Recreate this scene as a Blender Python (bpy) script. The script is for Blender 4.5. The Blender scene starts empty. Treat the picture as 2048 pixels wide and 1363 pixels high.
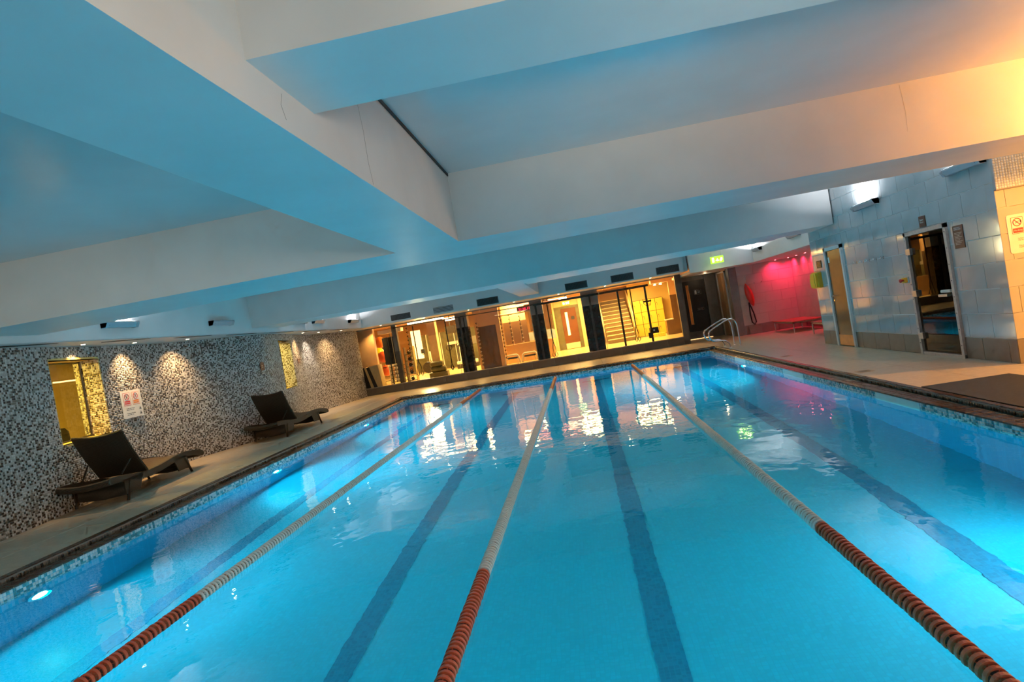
import bpy, math, random
import numpy as np
from mathutils import Matrix, Vector
random.seed(7); np.random.seed(7)
SC = bpy.context.scene
COL = SC.collection
PI = math.pi

# ------------------------------------------------------------------ camera, world, exposure
CAMZ = 1.6
R_ = (0.97998, 0.10662, 0.16808)
cam_d = bpy.data.cameras.new('camera'); cam = bpy.data.objects.new('camera', cam_d); COL.objects.link(cam)
f_px, roll, pitch, yaw = 1256.876, 0.169461514, 0.0186770456, -0.107923812
cy, sy, cp, sp = math.cos(yaw), math.sin(yaw), math.cos(pitch), math.sin(pitch)
fw = Vector((sy*cp, cy*cp, -sp)); rt = Vector((cy, -sy, 0)); dn = fw.cross(rt)
c_, s_ = math.cos(roll), math.sin(roll)
rt2 = c_*rt + s_*dn; dn2 = -s_*rt + c_*dn
mw = Matrix.Identity(4)
for i in range(3):
    mw[i][0] = rt2[i]; mw[i][1] = -dn2[i]; mw[i][2] = -fw[i]
mw[2][3] = CAMZ
cam.matrix_world = mw
cam_d.sensor_width = 36; cam_d.lens = f_px*36/2048; cam_d.clip_start = 0.05; cam_d.clip_end = 200
SC.camera = cam
SC.view_settings.view_transform = 'Standard'; SC.view_settings.look = 'None'
SC.view_settings.gamma = 1; SC.view_settings.use_curve_mapping = False
SC.view_settings.exposure = 0.0
w = bpy.data.worlds.new('world'); SC.world = w; w.use_nodes = True
w.node_tree.nodes['Background'].inputs[0].default_value = (0.05, 0.05, 0.06, 1)
w.node_tree.nodes['Background'].inputs[1].default_value = 0.3
cy_ = SC.cycles
cy_.use_denoising = True
cy_.max_bounces = 7; cy_.diffuse_bounces = 3; cy_.glossy_bounces = 3; cy_.transmission_bounces = 5; cy_.transparent_max_bounces = 8
cy_.use_adaptive_sampling = True; cy_.adaptive_threshold = .08; cy_.adaptive_min_samples = 12
cy_.sample_clamp_indirect = 4.0; cy_.sample_clamp_direct = 0; cy_.blur_glossy = 0.6
cy_.caustics_reflective = False; cy_.caustics_refractive = True

# ------------------------------------------------------------------ lights (some sit in a fixture built further down; fill lamps have none)
def lamp(name, kind, loc, energy, color, direction=None, size=0.2, size_y=None, spread=None, spot=None, blend=0.5, radius=0.05):
    d = bpy.data.lights.new(name, kind); o = bpy.data.objects.new(name, d); COL.objects.link(o)
    o.location = loc; d.energy = energy; d.color = color
    if direction is not None:
        o.rotation_euler = Vector(direction).to_track_quat('-Z', 'Y').to_euler()
    if kind == 'AREA':
        d.size = size
        if size_y: d.shape = 'RECTANGLE'; d.size_y = size_y
        else: d.shape = 'DISK'
        if spread: d.spread = spread
    elif kind == 'SPOT':
        d.spot_size = spot; d.spot_blend = blend; d.shadow_soft_size = radius
    else: d.shadow_soft_size = radius
    return o
CYAN = (0.0, 0.73, 1.0)
PW = 225
POOL_LAMPS = [(-5.74, 5.7, 1), (-5.74, 10.7, 1), (-5.74, 15.5, 1), (3.69, 4.6, -1), (3.69, 15.4, -1)]
for x, y, s in POOL_LAMPS:
    lamp('pool_light_beam', 'AREA', (x + .03*s, y, -.5), PW*{5.7: .45, 10.7: .85, 15.5: 1.1, 4.6: .30, 15.4: 1.1}[y], CYAN, (s, 0, -.12), size=.17, spread=PI*.95)
lamp('pool_light_beam', 'AREA', (-.4, .28, -.55), PW*.5, CYAN, (0, 1, -.12), size=.17, spread=PI*.95)  # near-wall lamp without a fixture, added to brighten the near pool
WARM = (1.0, 0.62, 0.30); WARM2 = (1.0, .50, .12); AMBER = (1.0, .64, .19); NEUT = (1.0, .93, .84)
# fill lamps under the gym ceiling, added without fixtures to light the room
for x in (-6.6, -4.4, -2.2, 0.2, 2.4):
    lamp('gym_fill_light', 'AREA', (x, 25.6, 2.66), 150, AMBER, (0, 0, -1), size=1.4, size_y=.25)
    lamp('gym_fill_light', 'AREA', (x*1.1, 28.6, 2.66), 170, AMBER, (0, 0, -1), size=1.4, size_y=.25)
# unseen fill lamps behind the viewer, added to brighten beam faces and mosaic wall
lamp('rear_fill_light', 'AREA', (-5.0, -2.3, 3.05), 22, (1, .76, .46), (.0, 1, -.06), size=2.6, size_y=.4, spread=math.radians(80))
lamp('rear_fill_light', 'AREA', (3.6, -2.3, 1.7), 44, (1, .84, .66), (-1.25, 1, .04), size=2.6, size_y=1.2, spread=math.radians(68))
for dx_ in (-.08, .55): lamp('rear_fill_light', 'AREA', (1.6, -2.3, 1.2), 10, (1, .76, .50), (dx_, 1, .40), size=1.2, size_y=.6, spread=math.radians(32))
lamp('side_room_light', 'AREA', (8.3, 7.32, 2.3), 260, (1.0, .46, .09), (-.5, .1, -1), size=.25, size_y=.25)
lamp('side_room_uplight', 'AREA', (7.0, 4.7, 2.9), 150, (1.0, .38, .07), (-.45, 1, .22), size=.4, size_y=.2, spread=math.radians(105))

# ------------------------------------------------------------------ materials
def nodes(m): return m.node_tree.nodes, m.node_tree.links
def mat(name, col, rough=0.5, metal=0.0, noise=0.0, nscale=8.0, bump=0.0, bscale=60.0, emit=None, estr=0.0, spec=None, coat=0.0):
    m = bpy.data.materials.new(name); m.use_nodes = True
    n, l = nodes(m); b = n['Principled BSDF']
    b.inputs['Base Color'].default_value = (*col, 1); b.inputs['Roughness'].default_value = rough; b.inputs['Metallic'].default_value = metal
    if spec is not None: b.inputs['Specular IOR Level'].default_value = spec
    if coat: b.inputs['Coat Weight'].default_value = coat; b.inputs['Coat Roughness'].default_value = .05
    tc = n.new('ShaderNodeTexCoord')
    if noise:
        t = n.new('ShaderNodeTexNoise'); t.inputs['Scale'].default_value = nscale; t.inputs['Detail'].default_value = 5
        l.new(tc.outputs['Object'], t.inputs['Vector'])
        r = n.new('ShaderNodeValToRGB')
        r.color_ramp.elements[0].position = .3; r.color_ramp.elements[1].position = .7
        r.color_ramp.elements[0].color = (*[max(0, c*(1-noise)) for c in col], 1)
        r.color_ramp.elements[1].color = (*[min(1, c*(1+noise)) for c in col], 1)
        l.new(t.outputs['Fac'], r.inputs['Fac']); l.new(r.outputs['Color'], b.inputs['Base Color'])
    if bump:
        t2 = n.new('ShaderNodeTexNoise'); t2.inputs['Scale'].default_value = bscale; t2.inputs['Detail'].default_value = 3
        l.new(tc.outputs['Object'], t2.inputs['Vector'])
        bp = n.new('ShaderNodeBump'); bp.inputs['Strength'].default_value = bump; bp.inputs['Distance'].default_value = .01
        l.new(t2.outputs['Fac'], bp.inputs['Height']); l.new(bp.outputs['Normal'], b.inputs['Normal'])
    if emit is not None:
        b.inputs['Emission Color'].default_value = (*emit, 1); b.inputs['Emission Strength'].default_value = estr
    return m

def chip_mat(name, stops, rough=.25):
    m = bpy.data.materials.new(name); m.use_nodes = True
    n, l = nodes(m); b = n['Principled BSDF']; b.inputs['Roughness'].default_value = rough
    a = n.new('ShaderNodeAttribute'); a.attribute_name = 'tone'
    r = n.new('ShaderNodeValToRGB'); r.color_ramp.interpolation = 'CONSTANT'
    els = r.color_ramp.elements
    els[0].position = stops[0][0]; els[0].color = (*stops[0][1], 1)
    els[1].position = stops[1][0]; els[1].color = (*stops[1][1], 1)
    for p, c in stops[2:]:
        e = els.new(p); e.color = (*c, 1)
    l.new(a.outputs['Fac'], r.inputs['Fac']); l.new(r.outputs['Color'], b.inputs['Base Color'])
    return m

def tiny_tile_mat(name, col, grout, size, rough=.25, vary=.12):
    """fine pool mosaic: tiles of `size` metres, too small to pick apart through the water"""
    m = bpy.data.materials.new(name); m.use_nodes = True
    n, l = nodes(m); b = n['Principled BSDF']; b.inputs['Roughness'].default_value = rough
    tc = n.new('ShaderNodeTexCoord')
    br = n.new('ShaderNodeTexBrick'); br.offset = 0; br.inputs['Scale'].default_value = 1/size/1.0
    br.inputs['Brick Width'].default_value = 1; br.inputs['Row Height'].default_value = 1; br.inputs['Mortar Size'].default_value = .06
    br.inputs['Color1'].default_value = (*[c*(1-vary) for c in col], 1); br.inputs['Color2'].default_value = (*[min(1, c*(1+vary)) for c in col], 1)
    br.inputs['Mortar'].default_value = (*grout, 1)
    l.new(tc.outputs['Object'], br.inputs['Vector']); l.new(br.outputs['Color'], b.inputs['Base Color'])
    return m

def glass_mat(name, tint, ior=1.45, rough=0.0, extra=0.0):
    m = bpy.data.materials.new(name); m.use_nodes = True
    n, l = nodes(m); n.remove(n['Principled BSDF'])
    tr = n.new('ShaderNodeBsdfTransparent'); tr.inputs['Color'].default_value = (*tint, 1)
    gl = n.new('ShaderNodeBsdfGlossy'); gl.inputs['Roughness'].default_value = rough
    fr = n.new('ShaderNodeFresnel'); fr.inputs['IOR'].default_value = ior
    mx = n.new('ShaderNodeMixShader')
    if extra:
        ad = n.new('ShaderNodeMath'); ad.operation = 'ADD'; ad.use_clamp = True; ad.inputs[1].default_value = extra
        l.new(fr.outputs[0], ad.inputs[0]); l.new(ad.outputs[0], mx.inputs[0])
    else: l.new(fr.outputs[0], mx.inputs[0])
    l.new(tr.outputs[0], mx.inputs[1]); l.new(gl.outputs[0], mx.inputs[2])
    l.new(mx.outputs[0], n['Material Output'].inputs[0])
    return m

def water_mat():
    m = bpy.data.materials.new('pool_water'); m.use_nodes = True
    n, l = nodes(m); n.remove(n['Principled BSDF'])
    g = n.new('ShaderNodeBsdfGlass'); g.inputs['IOR'].default_value = 1.33; g.inputs['Roughness'].default_value = 0; g.inputs['Color'].default_value = (.93, .99, 1, 1)
    tc = n.new('ShaderNodeTexCoord'); mp = n.new('ShaderNodeMapping'); mp.inputs['Scale'].default_value = (1, .75, 1)
    a = n.new('ShaderNodeTexNoise'); a.inputs['Scale'].default_value = 3.2; a.inputs['Detail'].default_value = 2
    c = n.new('ShaderNodeTexNoise'); c.inputs['Scale'].default_value = 22; c.inputs['Detail'].default_value = 1
    s = n.new('ShaderNodeMath'); s.operation = 'MULTIPLY_ADD'; s.inputs[1].default_value = .07
    bp = n.new('ShaderNodeBump'); bp.inputs['Strength'].default_value = .16; bp.inputs['Distance'].default_value = .03
    l.new(tc.outputs['Object'], mp.inputs[0]); l.new(mp.outputs[0], a.inputs['Vector']); l.new(mp.outputs[0], c.inputs['Vector'])
    l.new(c.outputs['Fac'], s.inputs[0]); l.new(a.outputs['Fac'], s.inputs[2]); l.new(s.outputs[0], bp.inputs['Height'])
    l.new(bp.outputs['Normal'], g.inputs['Normal']); l.new(g.outputs[0], n['Material Output'].inputs[0])
    return m

def weave_mat(name, col):
    m = mat(name, col, .55)
    n, l = nodes(m); b = n['Principled BSDF']; tc = n.new('ShaderNodeTexCoord')
    wv = n.new('ShaderNodeTexWave'); wv.wave_type = 'BANDS'; wv.bands_direction = 'X'; wv.inputs['Scale'].default_value = 28
    w2 = n.new('ShaderNodeTexWave'); w2.wave_type = 'BANDS'; w2.bands_direction = 'Y'; w2.inputs['Scale'].default_value = 28
    mu = n.new('ShaderNodeMath'); mu.operation = 'MULTIPLY'
    l.new(tc.outputs['Object'], wv.inputs[0]); l.new(tc.outputs['Object'], w2.inputs[0])
    l.new(wv.outputs['Fac'], mu.inputs[0]); l.new(w2.outputs['Fac'], mu.inputs[1])
    r = n.new('ShaderNodeValToRGB'); r.color_ramp.elements[0].color = (*[c*.45 for c in col], 1); r.color_ramp.elements[1].color = (*[c*1.5 for c in col], 1)
    l.new(mu.outputs[0], r.inputs[0]); l.new(r.outputs[0], b.inputs['Base Color'])
    bp = n.new('ShaderNodeBump'); bp.inputs['Strength'].default_value = .5; bp.inputs['Distance'].default_value = .01
    l.new(mu.outputs[0], bp.inputs['Height']); l.new(bp.outputs[0], b.inputs['Normal'])
    return m

MT = dict(
    plaster=mat('white_plaster', (.74, .74, .72), .42, noise=.04, nscale=2, bump=.05, bscale=14),
    ceiling=mat('satin_ceiling', (.74, .74, .74), .20, noise=.03, nscale=2, bump=.03, bscale=5),
    white=mat('white_paint', (.8, .8, .78), .4),
    deck=mat('beige_stone_tile', (.62, .51, .37), .30, noise=.10, nscale=9, bump=.12, bscale=50),
    grout=mat('grey_grout', (.30, .28, .25), .8, noise=.1),
    slab=mat('deck_mortar', (.26, .23, .20), .7, noise=.1),
    coping=mat('brown_quarry_tile', (.075, .038, .024), .22, noise=.35, nscale=14, bump=.1),
    copgrout=mat('coping_grout', (.62, .47, .32), .7, noise=.1),
    black=mat('black_rubber', (.012, .012, .012), .5, noise=.2),
    pooltile=tiny_tile_mat('pale_pool_mosaic', (.03, .66, .82), (.03, .60, .76), .035, vary=.05),
    poolwalltile=tiny_tile_mat('blue_pool_wall_mosaic', (.02, .40, .62), (.02, .36, .56), .035, vary=.05),
    lanetile=tiny_tile_mat('dark_lane_mosaic', (.012, .30, .45), (.016, .36, .51), .035),
    water=water_mat(),
    wallbase=mat('mosaic_grout', (.42, .40, .37), .7, noise=.08),
    chips=chip_mat('mosaic_chips', [(0, (.06, .046, .04)), (.25, (.24, .21, .175)), (.47, (.50, .47, .44)), (.78, (.62, .60, .58))]),
    poolchips=chip_mat('waterline_chips', [(0, (.05, .22, .25)), (.22, (.09, .33, .36)), (.40, (.50, .58, .58)), (.72, (.62, .68, .68))]),
    darkchips=chip_mat('gutter_chips', [(0, (.02, .025, .03)), (.3, (.06, .07, .07)), (.7, (.12, .13, .12))]),
    whitechips=chip_mat('white_chips', [(0, (.62, .66, .68)), (.5, (.72, .75, .77))]),
    greytile=mat('grey_glazed_tile', (.50, .52, .52), .12, noise=.06, nscale=3, coat=.5),
    ygrout=mat('light_grout', (.88, .88, .86), .7),
    browntile=mat('taupe_base_tile', (.24, .205, .175), .4, noise=.08, nscale=6),
    beigetile=mat('cream_wall_tile', (.50, .46, .40), .28, noise=.05, nscale=3),
    plinth=mat('plinth_tile', (.11, .092, .078), .35, noise=.14, nscale=4),
    wood=mat('oak_veneer', (.42, .22, .09), .35, noise=.2, nscale=4),
    darkdoor=mat('dark_brown_laminate', (.018, .012, .012), .4, noise=.2, nscale=6),
    doorleaf=mat('brown_door_laminate', (.15, .06, .028), .2, noise=.12, nscale=3),
    steel=mat('brushed_steel', (.62, .60, .57), .30, metal=1, noise=.05, nscale=30),
    chrome=mat('polished_chrome', (.85, .85, .86), .07, metal=1),
    kick=mat('copper_kickplate', (.62, .36, .16), .35, metal=.7, noise=.1),
    frame=mat('pinkish_metal_frame', (.55, .50, .47), .4, metal=.3, noise=.12, nscale=20),
    greyframe=mat('grey_frame_paint', (.22, .195, .18), .5, noise=.1),
    tint=glass_mat('tinted_glass', (.42, .33, .24), 1.5, extra=.05),
    glass=glass_mat('clear_glass', (.97, .97, .96), 1.45),
    mirror=mat('mirror', (.8, .8, .8), .03, metal=1),
    steamtile=mat('steam_room_tile', (.10, .055, .03), .3, noise=.3, nscale=10),
    bluetile=mat('steam_blue_mosaic', (.03, .05, .22), .3, noise=.5, nscale=30),
    brownsign=mat('brown_sign_plastic', (.085, .030, .022), .35),
    lettering=mat('white_lettering', (.8, .78, .75), .5),
    darktext=mat('dark_print', (.12, .09, .08), .6),
    signwhite=mat('white_sign_board', (.80, .78, .72), .35, noise=.04),
    red=mat('sign_red', (.62, .03, .025), .4),
    orange=mat('sign_orange', (.75, .20, .03), .4),
    yellow=mat('yellow_plastic', (.95, .42, .02), .35, noise=.05),
    redplastic=mat('red_plastic', (.55, .025, .015), .35),
    floatred=mat('red_float_plastic', (.74, .12, .045), .38, noise=.08, nscale=40),
    floatwhite=mat('white_float_plastic', (.86, .80, .72), .40, noise=.07, nscale=40),
    bead=mat('float_bead', (.62, .24, .12), .4), hole=mat('float_hole', (.15, .05, .04), .6),
    rope=mat('blue_cable', (.02, .04, .12), .5),
    wicker=weave_mat('dark_wicker', (.050, .034, .020)),
    wickerseat=weave_mat('brown_wicker_seat', (.15, .095, .045)),
    legmetal=mat('bronze_metal', (.04, .03, .022), .4, metal=.5),
    buoy=mat('red_buoy', (.70, .03, .02), .35, noise=.05), strap=mat('black_webbing', (.012, .012, .014), .7),
    benchtop=mat('red_bench_top', (.40, .10, .06), .45, noise=.15, nscale=20),
    peach=mat('peach_paint', (.66, .40, .20), .55, noise=.04), brownpanel=mat('brown_wall_panel', (.13, .07, .035), .35, noise=.08, nscale=3),
    pinkpaint=mat('pinkish_column_paint', (.42, .31, .25), .5, noise=.05),
    blackcol=mat('black_column_tile', (.018, .014, .012), .12, noise=.2),
    gymfloor=mat('gym_floor', (.66, .52, .26), .22, noise=.08, nscale=3),
    rig=mat('rig_steel', (.06, .052, .045), .35, metal=.6, noise=.1), olive=mat('olive_vinyl', (.12, .11, .05), .5, noise=.2),
    ballred=mat('red_exercise_ball', (.62, .10, .03), .3), ballorange=mat('orange_exercise_ball', (.75, .2, .03), .3), ballyellow=mat('yellow_exercise_ball', (.65, .62, .02), .3),
    tan=mat('tan_mat', (.85, .60, .26), .6, noise=.08), pale=mat('pale_plastic', (.78, .72, .62), .4),
    stair=mat('stair_riser', (.17, .12, .065), .5, noise=.08), nosing=mat('stair_nosing', (.80, .62, .34), .4),
    locker=mat('yellow_locker', (.80, .52, .06), .4, noise=.06, nscale=2), lock=mat('dark_lock', (.10, .06, .03), .5),
    poolreflect=mat('painted_pool_reflection', (.32, .40, .50), .15, noise=.2, nscale=4),  # the pool's reflection put into a plain pale blue colour
    tube=mat('fluorescent_tube', (1, .9, .7), .4, emit=(1, .72, .38), estr=9),
    tubered=mat('pink_tube', (1, .5, .4), .4, emit=(1, .30, .16), estr=5),
    dl=mat('downlight_lens', (1, .9, .7), .4, emit=(1, .78, .48), estr=45),
    dlred=mat('red_downlight_lens', (1, .1, .1), .4, emit=(1, .12, .14), estr=45),
    uplens=mat('uplight_lens', (1, 1, 1), .4, emit=(.92, .96, 1), estr=10),
    uplensoff=mat('uplight_lens_off', (.3, .3, .32), .4),
    alum=mat('brushed_aluminium', (.42, .45, .48), .4, metal=.3, noise=.05),
    exitgreen=mat('exit_sign_green', (.1, .6, .05), .4, emit=(.42, .85, .03), estr=1.6),
    exitwhite=mat('exit_sign_white', (1, 1, .6), .4, emit=(1, 1, .55), estr=5),
    ledred=mat('red_led_digits', (1, .02, .05), .4, emit=(1, .02, .07), estr=2.5),
    warmglow=mat('warm_glow', (1, .6, .3), .4, emit=(1, .55, .22), estr=3),
    poollens=mat('pool_light_lens', (1, 1, 1), .3, emit=(.35, .9, 1), estr=14),
    vent=mat('vent_dark', (.02, .02, .022), .6), ventgrey=mat('vent_slat', (.10, .10, .105), .5),
    yelwall=mat('yellow_corridor_wall', (.72, .52, .16), .6, noise=.06, nscale=1.2),
    graychair=mat('grey_chair', (.10, .09, .07), .6), floormat=mat('charcoal_rubber_mat', (.018, .018, .019), .75, noise=.25, nscale=18, bump=.3, bscale=90),
)

# ------------------------------------------------------------------ mesh building
class MB:
    def __init__(s): s.v = []; s.f = []
    def add(s, vs, fs):
        k = len(s.v); s.v += [tuple(p) for p in vs]; s.f += [tuple(i+k for i in f) for f in fs]; return s
    def box(s, x0, x1, y0, y1, z0, z1):
        x0, x1 = sorted((x0, x1)); y0, y1 = sorted((y0, y1)); z0, z1 = sorted((z0, z1))
        return s.add([(x0, y0, z0), (x1, y0, z0), (x1, y1, z0), (x0, y1, z0), (x0, y0, z1), (x1, y0, z1), (x1, y1, z1), (x0, y1, z1)],
                     [(0, 3, 2, 1), (4, 5, 6, 7), (0, 1, 5, 4), (1, 2, 6, 5), (2, 3, 7, 6), (3, 0, 4, 7)])
    def cbox(s, x0, x1, y0, y1, z0, z1, c=.004):
        """box with chamfered vertical and horizontal edges (three stacked sections on z)"""
        x0, x1 = sorted((x0, x1)); y0, y1 = sorted((y0, y1)); z0, z1 = sorted((z0, z1))
        ring = lambda d, z: [(x0+d, y0+d, z), (x1-d, y0+d, z), (x1-d, y1-d, z), (x0+d, y1-d, z)]
        vs = ring(c, z0) + ring(0, z0+c) + ring(0, z1-c) + ring(c, z1)
        fs = [(3, 2, 1, 0), (12, 13, 14, 15)]
        for r in range(3):
            for i in range(4):
                a = r*4+i; b = r*4+(i+1) % 4; fs.append((a, b, b+4, a+4))
        return s.add(vs, fs)
    def quad(s, a, b, c, d): return s.add([a, b, c, d], [(0, 1, 2, 3)])
    def prism(s, poly, axis, a, b):
        """poly: list of 2-D points in the plane normal to axis ('x': (y,z); 'y': (x,z); 'z': (x,y))"""
        def P(p, t): return {'x': (t, p[0], p[1]), 'y': (p[0], t, p[1]), 'z': (p[0], p[1], t)}[axis]
        n = len(poly); vs = [P(p, a) for p in poly] + [P(p, b) for p in poly]
        fs = [tuple(range(n)), tuple(range(2*n-1, n-1, -1))] + [(i, i+n, (i+1) % n+n, (i+1) % n) for i in range(n)]
        return s.add(vs, fs)
    def tube(s, pts, r, n=8, closed=False, cap=True):
        P = [Vector(p) for p in pts]; m = len(P); vs = []; fs = []
        rr = r if isinstance(r, (list, tuple)) else [r]*m
        up = Vector((0, 0, 1)); prev = None
        for i in range(m):
            t = (P[(i+1) % m]-P[i-1]) if closed else (P[min(i+1, m-1)]-P[max(i-1, 0)])
            t.normalize()
            if prev is None:
                a = t.cross(up)
                if a.length < .1: a = t.cross(Vector((0, 1, 0)))
            else: a = prev - t*prev.dot(t)
            a.normalize(); prev = a; b = t.cross(a)
            for k in range(n):
                g = 2*PI*k/n; vs.append(P[i]+(a*math.cos(g)+b*math.sin(g))*rr[i])
        for i in range(m if closed else m-1):
            j = (i+1) % m
            for k in range(n): fs.append((i*n+k, i*n+(k+1) % n, j*n+(k+1) % n, j*n+k))
        if cap and not closed: fs += [tuple(range(n-1, -1, -1)), tuple((m-1)*n+k for k in range(n))]
        return s.add(vs, fs)
    def cyl(s, a, b, r, n=14, r2=None): return s.tube([a, b], [r, r if r2 is None else r2], n)
    def lathe(s, prof, c=(0, 0, 0), n=20, axis='z'):
        vs = []; fs = []
        for rr, h in prof:
            for k in range(n):
                g = 2*PI*k/n; u, v = rr*math.cos(g), rr*math.sin(g)
                p = {'z': (u, v, h), 'x': (h, u, v), 'y': (v, h, u)}[axis]
                vs.append((c[0]+p[0], c[1]+p[1], c[2]+p[2]))
        m = len(prof)
        for i in range(m-1):
            for k in range(n): fs.append((i*n+k, i*n+(k+1) % n, (i+1)*n+(k+1) % n, (i+1)*n+k))
        if prof[0][0] > 1e-6: fs.append(tuple(range(n-1, -1, -1)))
        if prof[-1][0] > 1e-6: fs.append(tuple((m-1)*n+k for k in range(n)))
        return s.add(vs, fs)
    def ball(s, c, r, n=16):
        prof = [(max(1e-4, r*math.sin(PI*i/n)), -r*math.cos(PI*i/n)) for i in range(n+1)]
        return s.lathe(prof, c, n*2)
    def build(s, name, m, parent=None, smooth=False, **props):
        me = bpy.data.meshes.new(name)
        off = Vector((0, 0, 0)); p = parent
        while p is not None: off += p.location; p = p.parent
        me.from_pydata([(v[0]-off.x, v[1]-off.y, v[2]-off.z) for v in s.v], [], s.f)
        if m is not None: me.materials.append(MT[m] if isinstance(m, str) else m)
        if smooth:
            for q in me.polygons: q.use_smooth = True
            try: me.set_sharp_from_angle(angle=math.radians(40))
            except Exception: pass
        me.update()
        o = bpy.data.objects.new(name, me); COL.objects.link(o)
        if parent is not None: o.parent = parent
        for k, v in props.items(): o[k] = v
        return o

def S(name, mb, m, parent=None, **p):
    o = mb.build(name, m, parent, **p)
    if parent is None: o['kind'] = 'structure'
    return o
def box(x0, x1, y0, y1, z0, z1): return MB().box(x0, x1, y0, y1, z0, z1)
def cbox(x0, x1, y0, y1, z0, z1, c=.004): return MB().cbox(x0, x1, y0, y1, z0, z1, c)
def thing(name, label, cat, loc=(0, 0, 0), group=None, rotz=0):
    o = bpy.data.objects.new(name, None); COL.objects.link(o); o.location = loc; o.rotation_euler = (0, 0, rotz)
    o['label'] = label; o['category'] = cat; o.empty_display_size = .1
    if group: o['group'] = group
    return o
def tag(o, label, cat, group=None):
    o['label'] = label; o['category'] = cat
    if group: o['group'] = group
    return o
def dup(root, loc, label=None, rotz=None):
    def rec(o, par):
        c = o.copy(); COL.objects.link(c)
        if par is not None: c.parent = par
        for ch in o.children: rec(ch, c)
        return c
    r = rec(root, None); r.location = loc
    if rotz is not None: r.rotation_euler = (0, 0, rotz)
    if label: r['label'] = label
    return r
def share(o, name, loc, parent, rot=None):
    c = bpy.data.objects.new(name, o.data); COL.objects.link(c); c.location = loc
    if rot: c.rotation_euler = rot
    c.parent = parent
    return c
FACE = {'-x': ((0, -1, 0), (0, 0, 1), (-1, 0, 0)), '-y': ((1, 0, 0), (0, 0, 1), (0, -1, 0)), '+x': ((0, 1, 0), (0, 0, 1), (1, 0, 0))}
def text(s, size, loc, face, m, parent, name='lettering', align='LEFT', spacing=1.0):
    c = bpy.data.curves.new(name, 'FONT'); c.body = s; c.size = size; c.align_x = align; c.extrude = .0008; c.space_line = spacing
    c.materials.append(MT[m])
    oc = bpy.data.objects.new('text_source', c); COL.objects.link(oc)
    me = bpy.data.meshes.new_from_object(oc.evaluated_get(bpy.context.evaluated_depsgraph_get())); me.name = name
    bpy.data.objects.remove(oc); bpy.data.curves.remove(c)
    if not me.materials: me.materials.append(MT[m])
    o = bpy.data.objects.new(name, me); COL.objects.link(o)
    a, b, n_ = FACE[face]
    M = Matrix.Identity(4)
    for i in range(3): M[i][0] = a[i]; M[i][1] = b[i]; M[i][2] = n_[i]
    off = Vector((0, 0, 0)); p = parent
    while p is not None: off += p.location; p = p.parent
    for i in range(3): M[i][3] = loc[i]-off[i]
    o.parent = parent; o.matrix_local = M
    return o

def chips(name, O, U, V, N, size, thick, m, parent, tones=None, gap=.88):
    """many thin mosaic chips as one mesh; O centre, U/V/N unit vectors, all (n,3)"""
    n = len(O); h = size*gap/2
    off = np.zeros(3); p = parent
    while p is not None: off += np.array(p.location); p = p.parent
    O = O-off
    a = [(-1, -1, 0), (1, -1, 0), (1, 1, 0), (-1, 1, 0), (-.86, -.86, 1), (.86, -.86, 1), (.86, .86, 1), (-.86, .86, 1)]
    vs = np.stack([O+U*(h*i)+V*(h*j)+N*(thick*k) for i, j, k in a], 1).reshape(-1, 3)
    fb = np.array([(4, 5, 6, 7), (0, 1, 5, 4), (1, 2, 6, 5), (2, 3, 7, 6), (3, 0, 4, 7)])
    F = (fb[None]+(np.arange(n)*8)[:, None, None]).reshape(-1, 4)
    me = bpy.data.meshes.new(name); me.vertices.add(len(vs)); me.vertices.foreach_set('co', vs.ravel().astype(np.float32))
    me.loops.add(F.size); me.loops.foreach_set('vertex_index', F.ravel().astype(np.int32))
    me.polygons.add(len(F)); me.polygons.foreach_set('loop_start', (np.arange(len(F))*4).astype(np.int32))
    me.update(calc_edges=True); me.validate()
    at = me.attributes.new('tone', 'FLOAT', 'POINT')
    t = np.random.rand(n) if tones is None else tones
    at.data.foreach_set('value', np.repeat(t, 8).astype(np.float32))
    me.materials.append(MT[m])
    o = bpy.data.objects.new(name, me); COL.objects.link(o); o.parent = parent; o['kind'] = 'stuff'
    return o
def chip_grid(name, o, u, v, lu, lv, size, thick, m, parent, gap=.88):
    o, u, v = np.array(o, float), np.array(u, float), np.array(v, float)
    nu, nv = max(1, int(round(lu/size))), max(1, int(round(lv/size)))
    I, J = np.meshgrid(np.arange(nu), np.arange(nv), indexing='ij'); I = I.ravel(); J = J.ravel()
    O = o+np.outer((I+.5)*lu/nu, u)+np.outer((J+.5)*lv/nv, v); k = len(I)
    N = np.cross(u, v)
    return chips(name, O, np.tile(u, (k, 1)), np.tile(v, (k, 1)), np.tile(N, (k, 1)), size, thick, m, parent, gap=gap)

def tiles(parent, name, rects, put, gap, m, kindlimit=300, thick=.012):
    """rects: (u0,u1,v0,v1); put maps them to a chamfered box; identical sizes share one mesh"""
    cache = {}
    for (u0, u1, v0, v1) in rects:
        du, dv = round(u1-u0-gap, 3), round(v1-v0-gap, 3)
        if du < .01 or dv < .01: continue
        key = (du, dv)
        loc = put((u0+u1)/2, (v0+v1)/2)
        if key not in cache:
            b, ax = put(None, None), None
            mb = MB()
            if put.face == 'z': mb.cbox(-du/2, du/2, -dv/2, dv/2, -thick, 0, .0025)
            elif put.face == '-x': mb.cbox(-thick, 0, -du/2, du/2, -dv/2, dv/2, .0025)
            elif put.face == '-y': mb.cbox(-du/2, du/2, -thick, 0, -dv/2, dv/2, .0025)
            me = bpy.data.meshes.new(name); me.from_pydata(mb.v, [], mb.f); me.materials.append(MT[m]); cache[key] = me
        o = bpy.data.objects.new(name, cache[key]); COL.objects.link(o); o.location = Vector(loc)-parent.location; o.parent = parent
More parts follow.
